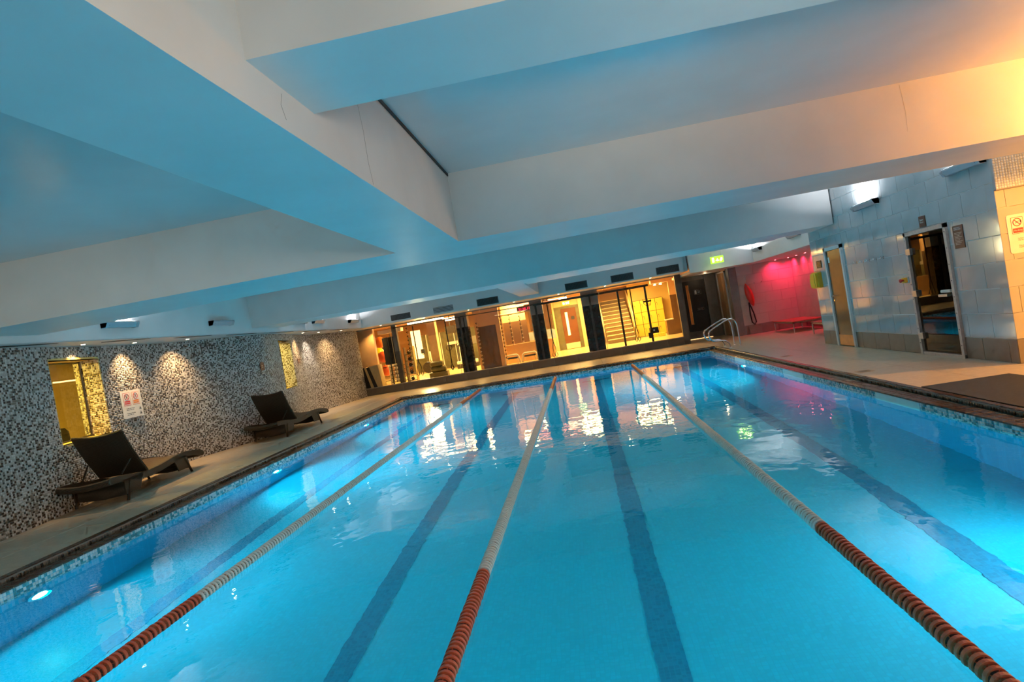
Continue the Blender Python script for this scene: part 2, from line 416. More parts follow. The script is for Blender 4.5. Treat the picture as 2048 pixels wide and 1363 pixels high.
class Put:
    def __init__(s, face, d): s.face = face; s.d = d
    def __call__(s, a, b):
        if a is None: return None
        return {'z': (a, b, s.d), '-x': (s.d, a, b), '-y': (a, s.d, b)}[s.face]

# ------------------------------------------------------------------ dimensions
XL, XR = -5.82, 3.80           # inner pool walls
PY0, PY1 = 0.2, 19.72          # pool near / far wall
CL, CR, CF = -6.17, 4.12, 20.3 # outer edge of the coping
WL, ZB = -0.15, -1.50          # water level, pool bottom
DZ = -0.05                     # level of the inner coping tiles

# ------------------------------------------------------------------ pool basin
basin = S('pool_basin', box(XL-.3, XR+.3, PY0-.3, PY1+.3, ZB-.12, ZB-.02), 'pooltile')
S('pool_floor', box(XL, XR, PY0, PY1, ZB-.02, ZB), 'pooltile', basin)
S('pool_wall', box(XL-.3, XL, PY0-.3, PY1+.3, ZB-.02, DZ-.02), 'poolwalltile', basin)
S('pool_wall', box(XR, XR+.2, PY0-.3, PY1+.3, ZB-.02, DZ-.02), 'poolwalltile', basin)
S('pool_wall', box(XL, XR, PY1, PY1+.3, ZB-.02, DZ-.02), 'poolwalltile', basin)
S('pool_wall', box(XL, XR, PY0-.3, PY0, ZB-.02, DZ-.02), 'pooltile', basin)
for x in (-4.62, -2.19, .24, 2.65):
    S('lane_marking', box(x-.105, x+.105, PY0+.8, PY1-.9, ZB, ZB+.004), 'lanetile', basin)
    S('lane_marking', box(x-.4, x+.4, PY1-1.15, PY1-.9, ZB, ZB+.004), 'lanetile', basin)
water = S('water', MB().quad((XL, PY0, WL), (XR, PY0, WL), (XR, PY1, WL), (XL, PY1, WL)), 'water')
# waterline mosaic bands
bh = DZ-.02-(WL-.09)
plates = [(7.85, 8.97), (11.7, 12.83), (15.6, 16.64)]
segs = []; y = 3.0
for a, b in plates: segs.append((y, a)); y = b
segs.append((y, PY1))
for a, b in segs:
    chip_grid('waterline_mosaic', (XR, b, WL-.09), (0, -1, 0), (0, 0, 1), b-a, bh, .036, .004, 'poolchips', basin)
for a, b in plates:
    S('marker_plate', cbox(XR-.006, XR+.001, a+.01, b-.01, WL-.09, DZ-.022, .002), 'signwhite', basin)
chip_grid('waterline_mosaic', (XL, 3.0, WL-.09), (0, 1, 0), (0, 0, 1), PY1-3, bh, .036, .004, 'poolchips', basin)
chip_grid('waterline_mosaic', (XL, PY1, WL-.09), (1, 0, 0), (0, 0, 1), XR-XL, bh, .036, .004, 'poolchips', basin)
# pool lights
lensm = MB().lathe([(.001, .035), (.07, .03), (.09, .015)], n=18, axis='x')
for x, y, s in POOL_LAMPS:
    t = thing('pool_light', ('round underwater light glowing in the %s pool wall' % ('mosaic-side' if s > 0 else 'steam-room-side')) + {1.6: ' at the shallow near end', 5.7: ', nearest of the visible ones', 10.7: ' below the first lounger', 15.5: ' below the second lounger', 4.6: ' in the near part', 15.4: ' near the ladder'}[y], 'light', (x-.06*s, y, -.5))
    MB().lathe([(.13, -.03*s), (.13, .02*s), (.10, .03*s)], (x-.05*s, y, -.5), 20, 'x').build('housing', 'chrome', t, True)
    MB().lathe([(.10, 0), (.085, .022*s), (.001, .028*s)], (x-.03*s, y, -.5), 20, 'x').build('lens', 'poollens', t, True)

# coping: mortar bed, two rows of brown tiles, dark channel, mosaic riser, raised outer edge
cop = S('pool_coping', MB().box(XL-.2, XL+.0, PY0, PY1+.2, DZ-.02, DZ-.006).box(XR, XR+.2, PY0, PY1+.2, DZ-.02, DZ-.006).box(XL, XR, PY1, PY1+.2, DZ-.02, DZ-.006).box(XL-.2, XR+.2, PY0-.2, PY0, DZ-.02, DZ-.006), 'copgrout')
P = .145
def run(n, f): return [f(i) for i in range(n)]
near_r, far_r = [], []
nY = int((PY1-2.6)/P)
for side, x0 in (('r', XR-.012), ('l', XL-.188+.0)):
    for i in range(nY):
        y0 = 2.6+i*P
        for (a, b) in ((x0, x0+.1), (x0+.1, x0+.2)):
            (near_r if 5.0 < y0 < (12.2 if side == 'l' else 12.2) else far_r).append((a, b, y0, y0+P))
nx = int((XR-XL+.4)/P)
for i in range(nx):
    for (a, b) in ((PY1-.012, PY1+.088), (PY1+.088, PY1+.19)):
        far_r.append((XL-.2+i*P, XL-.2+(i+1)*P, a, b))
tiles(cop, 'tile', near_r, Put('z', DZ), .011, 'coping', thick=.018)
mb = MB()
for a, b, c, d in far_r: mb.cbox(a+.004, b-.004, c+.004, d-.004, DZ-.018, DZ, .0025)
mb.build('distant_tiles', 'coping', cop, kind='stuff')
# dark channel + riser + outer edging on three sides
mb = MB().box(XL-.235, XL-.19, PY0, PY1+.235, DZ-.03, DZ-.012).box(XR+.19, XR+.235, PY0, PY1+.235, DZ-.03, DZ-.012).box(XL-.2, XR+.2, PY1+.19, PY1+.235, DZ-.03, DZ-.012)
mb.build('channel', 'black', cop)
S('riser', MB().box(XL-.25, XL-.235, PY0, PY1+.25, DZ-.03, -.004).box(XR+.235, XR+.25, PY0, PY1+.25, DZ-.03, -.004).box(XL-.25, XR+.25, PY1+.235, PY1+.25, DZ-.03, -.004), 'slab', cop)
chip_grid('riser_mosaic', (XR+.235, PY1+.2, DZ-.012), (0, -1, 0), (0, 0, 1), PY1-2.8, .045, .045, .003, 'darkchips', cop)
chip_grid('riser_mosaic', (XL-.235, 3, DZ-.012), (0, 1, 0), (0, 0, 1), PY1-2.8, .045, .045, .003, 'darkchips', cop)
chip_grid('riser_mosaic', (XL-.2, PY1+.235, DZ-.012), (1, 0, 0), (0, 0, 1), XR-XL+.4, .045, .045, .003, 'darkchips', cop)
for (x0, x1) in ((CL, XL-.242), (XR+.242, CR)):
    y = 2.8
    mb = MB()
    while y < CF-.02:
        mb.cbox(x0, x1, y+.003, min(y+.29, CF)-.003, -.02, .004, .004); y += .29
    mb.build('edge_tiles', 'coping', cop, kind='stuff')
mb = MB(); x = XL-.24
while x < XR+.24:
    mb.cbox(x+.003, min(x+.29, XR+.242)-.003, PY1+.24, CF, -.02, .004, .004); x += .29
mb.build('edge_tiles', 'coping', cop, kind='stuff')

# ------------------------------------------------------------------ deck floor
floor = S('floor', MB().box(-9.2, CL, -2.5, 23.2, -.2, -.012).box(CR, 13.1, -2.5, 23.2, -.2, -.012).box(CL, CR, CF, 23.2, -.2, -.012).box(CL, CR, -2.5, PY0-.2, -.2, -.012).box(3.8, 7.7, 23.2, 25.3, -.2, -.012), 'slab')
TS = .75
rects = []
def cover(x0, x1, y0, y1, ts=TS, ox=0, oy=0):
    i0 = math.floor((x0-ox)/ts); i1 = math.ceil((x1-ox)/ts); j0 = math.floor((y0-oy)/ts); j1 = math.ceil((y1-oy)/ts)
    for i in range(i0, i1):
        for j in range(j0, j1):
            a, b = max(x0, ox+i*ts), min(x1, ox+(i+1)*ts); c, d = max(y0, oy+j*ts), min(y1, oy+(j+1)*ts)
            if b-a > .03 and d-c > .03: rects.append((round(a, 3), round(b, 3), round(c, 3), round(d, 3)))
cover(-8.9, CL, 4.5, 23.2, ox=CL)
cover(CL, CR, CF, 23.2, ox=CL, oy=CF)
cover(CR, 5.70, 4.0, 23.2, ox=CR, oy=CF)
cover(5.70, 7.6, 15.65, 22.8, ox=CR, oy=CF)
cover(5.70, 8.7, 4.0, 9.02, ox=CR, oy=CF)
tiles(floor, 'tile', rects, Put('z', 0), .005, 'deck', thick=.012)
mb = MB().box(-9.2, CL, -2.5, 4.5, -.012, 0).box(CR, 13.1, -2.5, 4.0, -.012, 0).box(CL, CR, -2.5, PY0-.2, -.012, 0).box(8.7, 13.1, 4, 9.02, -.012, 0).box(3.88, 7.6, 23.2, 25.3, -.012, 0)
mb.build('plain_paving', 'deck', floor)

# ------------------------------------------------------------------ ceiling and beams
S('ceiling', box(-7.65, 13.2, -2.5, 22, 3.4, 3.5), 'ceiling')
S('ceiling_beam', box(-7.55, 13.2, 6.85, 8.2, 2.65, 3.4), 'plaster')
S('ceiling_beam', box(-1.86, -1.14, -2.5, 6.85, 2.65, 3.4), 'plaster')
S('ceiling_beam', box(-1.14, 13.2, 2.45, 3.12, 2.85, 3.4), 'plaster')
S('ceiling_beam', box(-7.55, 5.68, 14.1, 15.4, 2.65, 3.4), 'plaster')
S('ceiling_beam', box(-1.14, 5.15, 15.4, 16.5, 2.69, 3.4), 'plaster')
S('ceiling_beam', box(-1.80, -1.14, 15.4, 21.65, 2.65, 3.4), 'plaster')
S('trim_1', box(-1.139, -1.128, 3.12, 6.85, 3.37, 3.399), 'vent')
# hairline plaster cracks on the beams are thin dark strips
for pts in ([(-1.138, 2.75, 2.82), (-1.138, 2.72, 2.76), (-1.138, 2.75, 2.70)], [(-1.138, 3.9, 3.2), (-1.138, 3.93, 3.0), (-1.138, 3.92, 2.8), (-1.138, 3.95, 2.66)], [(3.6, 6.848, 3.38), (3.62, 6.848, 3.1), (3.61, 6.848, 2.9)]):
    MB().tube(pts, .0006, 4).build('plaster_crack', 'ventgrey')['kind'] = 'structure'

# ------------------------------------------------------------------ walls round the hall
S('wall_back', box(-9.2, 13.2, -2.6, -2.5, -.2, 3.5), 'plaster')
S('wall_left_upper', box(-7.68, -7.55, -2.5, 21.78, 2.54, 3.4), 'plaster')
S('ceiling_soffit', MB().box(-10.4, -7.68, 3.0, 23.2, 2.54, 2.62).box(-7.68, -7.55, 3.0, 21.65, 2.535, 2.545), 'plaster')
S('wall_left_near', box(-8.2, -8.1, -2.5, 3.6, -.01, 2.54), 'plaster')
S('wall_side_room', box(13.1, 13.2, -2.5, 9.1, -.2, 3.5), 'plaster')
# bulkhead over the glass front
S('wall_far_upper', MB().box(-7.55, 3.9, 21.65, 21.8, 2.53, 3.4).box(-10, 3.9, 21.8, 23.5, 2.53, 2.62), 'plaster')
S('wall_far_upper_right', MB().box(3.9, 5.95, 21.3, 21.45, 2.42, 3.4).box(5.95, 6.1, 15.65, 21.45, 2.42, 3.4).box(3.9, 7.75, 21.45, 25.3, 2.42, 2.5).box(6.1, 7.75, 15.65, 21.45, 2.42, 2.5), 'plaster')

# ------------------------------------------------------------------ wavy mosaic wall on the left
KY = np.array([2.6, 5, 7.4, 8.5, 9.6, 10.7, 12, 12.9, 13.6, 14.3, 15.2, 16.3, 17.8, 19.5, 20.5, 21.5, 22.4, 23.6])
KX = np.array([-8.2, -7.92, -7.82, -7.98, -8.25, -8.43, -8.52, -8.42, -8.2, -7.97, -7.87, -8.0, -8.35, -8.66, -8.66, -8.5, -8.36, -8.33])
KD = np.gradient(KX, KY)
def WX(y):
    y = np.clip(np.asarray(y, float), KY[0], KY[-1]); i = np.clip(np.searchsorted(KY, y)-1, 0, len(KY)-2)
    h = KY[i+1]-KY[i]; t = (y-KY[i])/h
    return (2*t**3-3*t**2+1)*KX[i]+(t**3-2*t**2+t)*h*KD[i]+(-2*t**3+3*t**2)*KX[i+1]+(t**3-t**2)*h*KD[i+1]
ys = np.linspace(3.4, 23.205, 500); xs = WX(ys); sl = np.concatenate([[0], np.cumsum(np.hypot(np.diff(xs), np.diff(ys)))])
WIN = [(8.82, 10.2, .99, 2.32), (16.1, 17.4, 1.03, 2.36)]
mb = MB()
edges = sorted(set([3.4, 23.205]+[v for wn in WIN for v in wn[:2]]))
for a, b in zip(edges[:-1], edges[1:]):
    n = max(2, int((b-a)/.08)); yy = np.linspace(a, b, n+1); xx = WX(yy)
    wn = [q for q in WIN if abs(q[0]-a) < 1e-6 and abs(q[1]-b) < 1e-6]
    zs = [(-.012, wn[0][2]), (wn[0][3], 2.54)] if wn else [(-.012, 2.54)]
    for z0, z1 in zs:
        for i in range(n):
            p, q = (xx[i]-.004, yy[i]), (xx[i+1]-.004, yy[i+1]); dx = -.16
            mb.add([(p[0], p[1], z0), (q[0], q[1], z0), (q[0], q[1], z1), (p[0], p[1], z1), (p[0]+dx, p[1], z0), (q[0]+dx, q[1], z0), (q[0]+dx, q[1], z1), (p[0]+dx, p[1], z1)],
                   [(0, 1, 2, 3), (5, 4, 7, 6), (3, 2, 6, 7), (1, 0, 4, 5)])
wl = S('wall_left', mb, 'wallbase')
CS = .032
sc = np.arange(.02, sl[-1]-.02, CS); yc = np.interp(sc, sl, ys); xc = WX(yc)
tx = WX(yc+.01)-WX(yc-.01); ty = np.full_like(tx, .02); L_ = np.hypot(tx, ty); tx /= L_; ty /= L_
zr = np.arange(CS/2+.002, 2.53, CS)
I, J = np.meshgrid(np.arange(len(sc)), np.arange(len(zr)), indexing='ij'); I = I.ravel(); J = J.ravel()
ok = np.ones(len(I), bool)
for a, b, c, d in WIN: ok &= ~((yc[I] > a-.01) & (yc[I] < b+.01) & (zr[J] > c-.012) & (zr[J] < d+.012))
I = I[ok]; J = J[ok]
O = np.stack([xc[I], yc[I], zr[J]], 1); U = np.stack([tx[I], ty[I], 0*tx[I]], 1); V = np.tile([0, 0, 1.], (len(I), 1)); N = np.cross(U, V)
def mosaic_tones(I, J):
    k = (I+2*J+(J//3)) % 4; q = np.random.rand(len(I)); w_ = np.random.rand(len(I))
    dark = np.where(k == 0, q < .70, q < .10)
    return np.where(dark, .1, .26+.73*w_)
chips('wall_mosaic', O, U, V, N, CS, .004, 'chips', wl, tones=mosaic_tones(I, J))
# window 1: deep opening, jamb in mosaic, sill, lintel, corridor behind
def window(n, Wn, depth, ex):
    a, b, c, d = Wn; xa, xb = float(WX(a)), float(WX(b))
    fr = S('window_%d' % n, MB().prism([(xa, a), (xb, b), (xb-depth, b), (xa-depth, a)], 'z', c-.03, c).prism([(xa, a), (xb, b), (xb-depth, b), (xa-depth, a)], 'z', d, d+.03).box(xa-depth, xa, a-.03, a, c, d).box(xb-depth, xb-.004, b, b+.03, c, d), 'yelwall')
    chip_grid('jamb_mosaic', (xb-depth, b, c), (1, 0, 0), (0, 0, 1), depth, d-c, CS, .004, 'chips', fr)
    mb = MB()
    xm, xn = xa-depth+.06, xb-depth+.06
    mb.tube([(xm, a+.02, c+.02), (xn, b-.02, c+.02), (xn, b-.02, d-.02), (xm, a+.02, d-.02)], .018, 4, closed=True)
    mb.build('window_frame', 'rig' if n == 1 else 'greyframe', fr)
    MB().quad((xm, a, c), (xn, b, c), (xn, b, d), (xm, a, d)).build('pane', 'glass', fr)
    return fr
w1 = window(1, WIN[0], .42, 0); w2 = window(2, WIN[1], .42, 0)
# corridor behind the windows
S('wall_corridor', MB().box(-10.9, -10.8, 7.2, 18.6, 0, 2.54).box(-10.8, -8.2, 7.1, 7.2, 0, 2.54), 'yelwall')
S('floor_corridor', box(-10.9, -8.9, 7.2, 18.6, -.02, 0.0), 'gymfloor')
inner = S('wall_inner', MB().box(-9.22, -8.7, 10.62, 10.8, 0, 2.54).box(-10.8, -8.75, 18.4, 18.5, 0, 2.54).box(-9.3, -8.75, 17.62, 17.8, 0, 2.54), 'wallbase')
chip_grid('inner_mosaic', (-9.22, 10.62, .6), (1, 0, 0), (0, 0, 1), .52, 1.9, CS, .004, 'chips', inner)
chip_grid('inner_mosaic', (-9.3, 17.62, .6), (1, 0, 0), (0, 0, 1), .55, 1.9, CS, .004, 'chips', inner)
lamp('corridor_light', 'AREA', (-9.6, 9.2, 2.45), 110, (1, .72, .12), (0, .15, -1), size=.5)
lamp('corridor_light', 'AREA', (-9.3, 16.6, 2.45), 80, (1, .80, .20), (0, .15, -1), size=.5)
t = thing('wall_lamp', 'thin glowing strip light on the yellow wall seen through the nearer window', 'light', (-10.8, 12.2, 2.1))
box(-10.8, -10.77, 11.8, 12.7, 2.08, 2.12).build('backplate', 'white', t)
box(-10.77, -10.755, 11.82, 12.68, 2.09, 2.115).build('diffuser', 'warmglow', t)
t = thing('chair', 'grey upholstered chair standing behind the nearer yellow window', 'chair', (-9.5, 10.2, 0))
MB().prism([(9.95, .45), (10.62, .45), (10.58, 1.12), (10.5, 1.2), (10.2, 1.2), (10.02, 1.1)], 'x', -9.62, -9.5).build('backrest', 'graychair', t)
cbox(-9.55, -9.0, 9.95, 10.55, .38, .47, .02).build('seat', 'graychair', t)
for x in (-9.5, -9.08):
    for y in (10.0, 10.5): box(x-.02, x+.02, y-.02, y+.02, 0, .38).build('leg', 'legmetal', t)

# flat dark lenses painting the shaded gaps in the narrow soffit; downlights
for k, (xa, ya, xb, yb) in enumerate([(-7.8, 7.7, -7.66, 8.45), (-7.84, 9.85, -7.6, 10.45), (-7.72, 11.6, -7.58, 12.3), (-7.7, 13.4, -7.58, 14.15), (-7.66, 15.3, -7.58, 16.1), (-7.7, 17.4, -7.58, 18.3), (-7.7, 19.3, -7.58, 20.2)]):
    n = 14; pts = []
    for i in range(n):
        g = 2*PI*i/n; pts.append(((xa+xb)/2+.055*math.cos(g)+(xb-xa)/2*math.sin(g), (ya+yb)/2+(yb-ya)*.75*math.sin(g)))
    MB().prism(pts, 'z', 2.531, 2.5352).build('soffit_gap_shade', 'vent')['kind'] = 'structure'
dl_left = [(-8.0, 9.5), (-8.15, 10.9), (-8.05, 12.35), (-8.05, 17.9), (-8.12, 19.2), (-7.95, 20.7)]
DLn = ['above the nearer yellow window', 'above the pool rules sign', 'third along from the near end', 'just past the slim window', 'fifth along, over the small brown plaque', 'last before the gym glass']
dproto = None
for (x, y), nm in zip(dl_left, DLn):
    if dproto is None:
        dproto = thing('downlight', '', 'light', (x, y, 2.54), 'downlights in the narrow soffit over the mosaic wall')
        MB().lathe([(.055, -.008), (.055, 0), (.04, 0), (.04, -.006)], (x, y, 2.54), 18).build('rim', 'white', dproto, True)
        MB().lathe([(.001, -.010), (.03, -.009), (.041, -.004)], (x, y, 2.54), 18).build('lens', 'dl', dproto, True)
        o = dproto
    else: o = dup(dproto, (x, y, 2.54))
    o['label'] = 'small warm downlight over the mosaic wall, '+nm
    dx = float(WX(y))-x
    lamp('downlight_beam', 'SPOT', (x-.02, y, 2.52), 130, (1, .60, .25) if y != 19.2 else (1, .85, .65), (dx*.8, .0, -1), spot=math.radians(104), blend=.9, radius=.03)
for i, x in enumerate([-6.95, -5.35, -3.72, -2.08, -.5, 1.12, 2.68]):
    o = dup(dproto, (x, 21.95, 2.53)); o['group'] = 'downlights along the soffit over the gym glass'
    o['label'] = 'small warm downlight under the gym bulkhead, ' + ['nearest the mosaic wall', 'second from the mosaic wall', 'third from the mosaic wall', 'left of the ceiling beam end', 'right of the ceiling beam end', 'over the dark column by the stairs', 'over the yellow lockers'][i]
    lamp('downlight_beam', 'SPOT', (x, 21.95, 2.51), 26, (1, .66, .26), (0, -.12, -1), spot=math.radians(120), blend=.9, radius=.03)

o = dup(dproto, (-7.7, 23.66, 2.53)); o['group'] = 'added downlights inside the gym glass'; o['label'] = 'small warm downlight added inside the glass to light the leaning mats'  # added fixture and beam, there to brighten the nib and mats
lamp('downlight_beam', 'SPOT', (-7.9, 23.62, 2.50), 90, (1, .62, .20), (0, .05, -1), spot=math.radians(125), blend=.9, radius=.03)

# ------------------------------------------------------------------ uplights
def uplight(label, xw, y0, y1, face, on=True, zc=2.78, pw=26, col=(.90, .93, 1.0)):
    s = 1 if face == '+x' else -1; ym = (y0+y1)/2
    t = thing('wall_uplight', label, 'light', (xw, ym, zc), 'aluminium uplights high on the walls')
    MB().prism([(xw, zc-.05), (xw+s*.08, zc-.05), (xw+s*.12, zc+.02), (xw+s*.12, zc+.045), (xw, zc+.045)], 'y', y0, y1).build('housing', 'alum', t)
    for yy in (y0, y1-.06): MB().prism([(xw, zc-.055), (xw+s*.085, zc-.055), (xw+s*.125, zc+.02), (xw+s*.125, zc+.05), (xw, zc+.05)], 'y', yy, yy+.06).build('end_cap', 'alum', t)
    yb = y0+.08
    MB().cyl((xw+s*.086, yb, zc-.01), (xw+s*.10, yb, zc-.01), .012, 10).build('screw', 'vent', t)
    box(xw+s*.03, xw+s*.10, y0+.07, y1-.07, zc+.045, zc+.05).build('lens', 'uplens' if on else 'uplensoff', t)
    if on: lamp('uplight_beam', 'AREA', (xw+s*.07, ym, zc+.058), pw, col, (-s*.25, 0, 1), size=(y1-y0)*.3, size_y=.07)
    return t
uplight('slim uplight glowing white on the left wall, nearest of the left row', -7.55, 9.39, 10.15, '+x', pw=24)
uplight('unlit slim uplight on the left wall, second from the near end', -7.55, 12.38, 13.18, '+x', on=False)
uplight('lit uplight on the left wall just past the second crossbeam', -7.55, 16.3, 17.0, '+x', pw=24)
uplight('lit uplight beside its twin past the second crossbeam, the farther one', -7.55, 17.5, 18.2, '+x', pw=24)
uplight('lit uplight on the left wall closest to the gym bulkhead', -7.55, 20.4, 21.2, '+x', pw=30)
uplight('bright uplight at the top corner of the grey tiled wall above the no diving sign', 5.69, 9.06, 9.92, '-x', pw=70)
uplight('white uplight glowing on the grey tiles between the two doors', 5.69, 12.05, 12.95, '-x', pw=70)
uplight('uplight on the white upper wall above the yellow box', 5.95, 16.8, 17.6, '-x', pw=70)
uplight('uplight on the white upper wall above the red alcove, farthest', 5.95, 20.2, 20.9, '-x', pw=120)

# ------------------------------------------------------------------ grey tiled wall on the right
X5 = 5.705
STD = (10.16, 11.38, 2.08)     # steam door outer y0,y1,top
WDD = (13.90, 14.84, 2.20)     # wooden door
mb = MB()
yy = [9.03, STD[0], STD[1], WDD[0], WDD[1], 15.65]
for i in range(5):
    z0 = -.012 if i in (0, 2, 4) else (STD[2] if i == 1 else WDD[2])
    mb.box(X5, X5+.16, yy[i], yy[i+1], z0, 3.4)
mb.box(X5+.16, 7.75, 15.5, 15.65, -.012, 3.4)
wr = S('wall_right', mb, 'ygrout')
rows = [0, .33, .68, 1.03, 1.385, 1.74, 2.09, 2.44, 2.79, 3.14, 3.4]
PT = .5525
def wall_rows(u0, u1, holes, base):
    out_t, out_b = [], []
    for r in range(len(rows)-1):
        z0, z1 = rows[r], rows[r+1]
        off = base if r % 2 == 0 else base+PT/2
        k = math.floor((u0-off)/PT)
        while off+k*PT < u1:
            a, b = max(u0, off+k*PT), min(u1, off+(k+1)*PT); k += 1
            parts = [(a, b)]
            cuts = [(a, b, z0, z1)]
            for (h0, h1, hz) in holes:
                nc = []
                for (p, q, c, d) in cuts:
                    if q <= h0 or p >= h1 or c >= hz: nc.append((p, q, c, d)); continue
                    if p < h0: nc.append((p, h0, c, d))
                    if q > h1: nc.append((h1, q, c, d))
                    if d > hz: nc.append((max(p, h0), min(q, h1), hz, d))
                cuts = nc
            for cc in cuts:
                if cc[1]-cc[0] > .02 and cc[3]-cc[2] > .02: (out_b if r == 0 else out_t).append(tuple(round(v, 3) for v in cc))
    return out_t, out_b
tt, tb = wall_rows(9.02, 15.65, [STD, WDD], 9.19)
tiles(wr, 'tile', tt, Put('-x', X5), .008, 'greytile', thick=.005)
tiles(wr, 'tile', tb, Put('-x', X5-.002), .008, 'browntile', thick=.006)
# cream tiled return wall facing the pool end
ws = S('wall_return', box(5.701, 13.2, 9.032, 9.2, -.012, 3.4), 'beigetile')
tt, tb = wall_rows(5.70, 8.4, [], 5.82)
tt = [q for q in tt if q[2] < 2.3]; tt = [(a, b, c, min(d, 2.33)) for a, b, c, d in tt]
tiles(ws, 'tile', tt, Put('-y', 9.032), .0055, 'beigetile', thick=.012)
tiles(ws, 'tile', tb, Put('-y', 9.032), .0055, 'browntile', thick=.015)
lint = S('trim_2', box(5.702, 13.2, 8.98, 9.03, 2.335, 3.4), 'wallbase')
chip_grid('lintel_mosaic', (5.702, 8.98, 2.337), (1, 0, 0), (0, 0, 1), 1.6, .96, .034, .004, 'whitechips', lint)
MB().box(5.70, 13.2, 8.975, 9.035, 2.325, 2.336).build('edge_trim', 'greyframe', lint)

# steam room behind the tinted door
S('steam_room', MB().box(5.87, 8.2, 9.3, 9.4, 0, 2.3).box(5.87, 8.2, 12.5, 12.6, 0, 2.3).box(8.2, 8.3, 9.3, 12.6, 0, 2.3).box(5.87, 8.3, 9.3, 12.6, 2.3, 2.4).box(5.72, 8.3, 9.3, 12.6, -.012, .0), 'steamtile')
S('steam_bench', MB().box(7.5, 8.2, 9.4, 12.5, 0, .45).box(6.6, 7.5, 11.9, 12.5, 0, .45), 'bluetile')
lamp('steam_room_light', 'POINT', (7.6, 10.6, 2.1), 5, (1, .6, .3), radius=.05)
t = S('door_1', MB().box(5.66, 5.80, STD[0], STD[0]+.065, 0, STD[2]).box(5.66, 5.80, STD[1]-.065, STD[1], 0, STD[2]).box(5.66, 5.80, STD[0], STD[1], STD[2]-.065, STD[2]).box(5.67, 5.80, STD[0], STD[1], .0, .05), 'frame')
cbox(5.70, 5.712, STD[0]+.07, STD[1]-.075, .07, STD[2]-.075, .002).build('door_leaf', 'tint', t)
for z in (1.75, 1.04, .32):
    h = cbox(5.655, 5.70, STD[1]-.15, STD[1]-.02, z-.055, z+.055, .006).build('hinge', 'steel', t)
for (y0, y1, z, m_) in ((10.27, 10.52, 1.045, 'signwhite'), (10.36, 10.6, .98, 'steel')):
    cbox(5.655, 5.70, y0, y1, z-.022, z+.022, .006).build('door_handle', m_, t)
for k in range(8):
    for yy_ in (STD[0]+.03, STD[1]-.03): MB().cyl((5.655, yy_, .2+k*.25), (5.661, yy_, .2+k*.25), .008, 6).build('screw', 'vent', t)
# wooden door
t = S('door_2', MB().box(5.66, 5.80, WDD[0], WDD[0]+.075, 0, WDD[2]).box(5.66, 5.80, WDD[1]-.075, WDD[1], 0, WDD[2]).box(5.66, 5.80, WDD[0], WDD[1], WDD[2]-.075, WDD[2]), 'white')
cbox(5.69, 5.74, WDD[0]+.08, WDD[1]-.08, .01, WDD[2]-.08, .003).build('door_leaf', 'doorleaf', t)
cbox(5.682, 5.69, WDD[0]+.10, WDD[1]-.10, .02, .25, .001).build('kick_plate', 'kick', t)
hd = MB().tube([(5.69, 14.68, 1.12), (5.64, 14.68, 1.12), (5.63, 14.66, 1.12), (5.63, 14.55, 1.12)], .011, 8).build('door_handle', 'chrome', t, True)
MB().cyl((5.69, 14.68, 1.12), (5.682, 14.68, 1.12), .027, 16).build('rose', 'chrome', t, True)
MB().cyl((5.69, 14.68, 1.02), (5.680, 14.68, 1.02), .022, 16).build('lock_plate', 'chrome', t, True)
cbox(5.685, 5.69, 14.63, 14.70, 1.86, 1.98, .001).build('sticker', 'signwhite', t)

# signs and fittings on the grey wall
def sign(name, label, x0, x1, y0, y1, z0, z1, m_, cat='sign', c=.003):
    o = cbox(x0, x1, y0, y1, z0, z1, c).build(name, m_); tag(o, label, cat); return o
XS = 5.70
t = sign('room_sign', 'small square brown sign above the tinted steam room door', XS-.012, XS, 10.70, 10.88, 2.10, 2.28, 'brownsign')
text('Steam\nRoom', .042, (XS-.0125, 10.85, 2.205), '-x', 'lettering', t, spacing=.9)
t = sign('information_sign', 'tall brown notice with white text right of the tinted steam room door', XS-.012, XS, 9.79, 10.03, 1.66, 2.0, 'brownsign')
text('STEAM ROOM\nINSTRUCTIONS', .024, (XS-.0125, 10.0, 1.955), '-x', 'lettering', t)
for k in range(9):
    cbox(XS-.0135, XS-.012, 10.0, 9.82+.03*(k % 3), 1.885-k*.021, 1.892-k*.021, .0005).build('text_line', 'frame', t)
t = sign('door_sign', 'small orange-brown sign above the yellow wall box', XS-.012, XS, 15.12, 15.40, 1.79, 1.96, 'brownsign')
for k in range(4): cbox(XS-.0135, XS-.012, 15.36, 15.16+.02*(k % 2), 1.92-k*.032, 1.93-k*.032, .0005).build('text_line', 'orange', t)
t = thing('wall_box', 'rounded yellow plastic box on the corner of the grey tiled wall', 'box', (XS, 15.45, 1.52))
MB().prism([(15.22, 1.34), (15.62, 1.34), (15.66, 1.38), (15.67, 1.52), (15.62, 1.66), (15.56, 1.71), (15.3, 1.71), (15.22, 1.69)], 'x', XS-.09, XS).build('body', 'yellow', t)
MB().prism([(15.25, 1.36), (15.6, 1.36), (15.64, 1.52), (15.58, 1.66), (15.52, 1.69), (15.3, 1.69), (15.25, 1.67)], 'x', XS-.13, XS-.09).build('cover', 'yellow', t)
box(XS-.133, XS-.13, 15.34, 15.345, 1.38, 1.66).build('seam', 'vent', t)
t0 = None
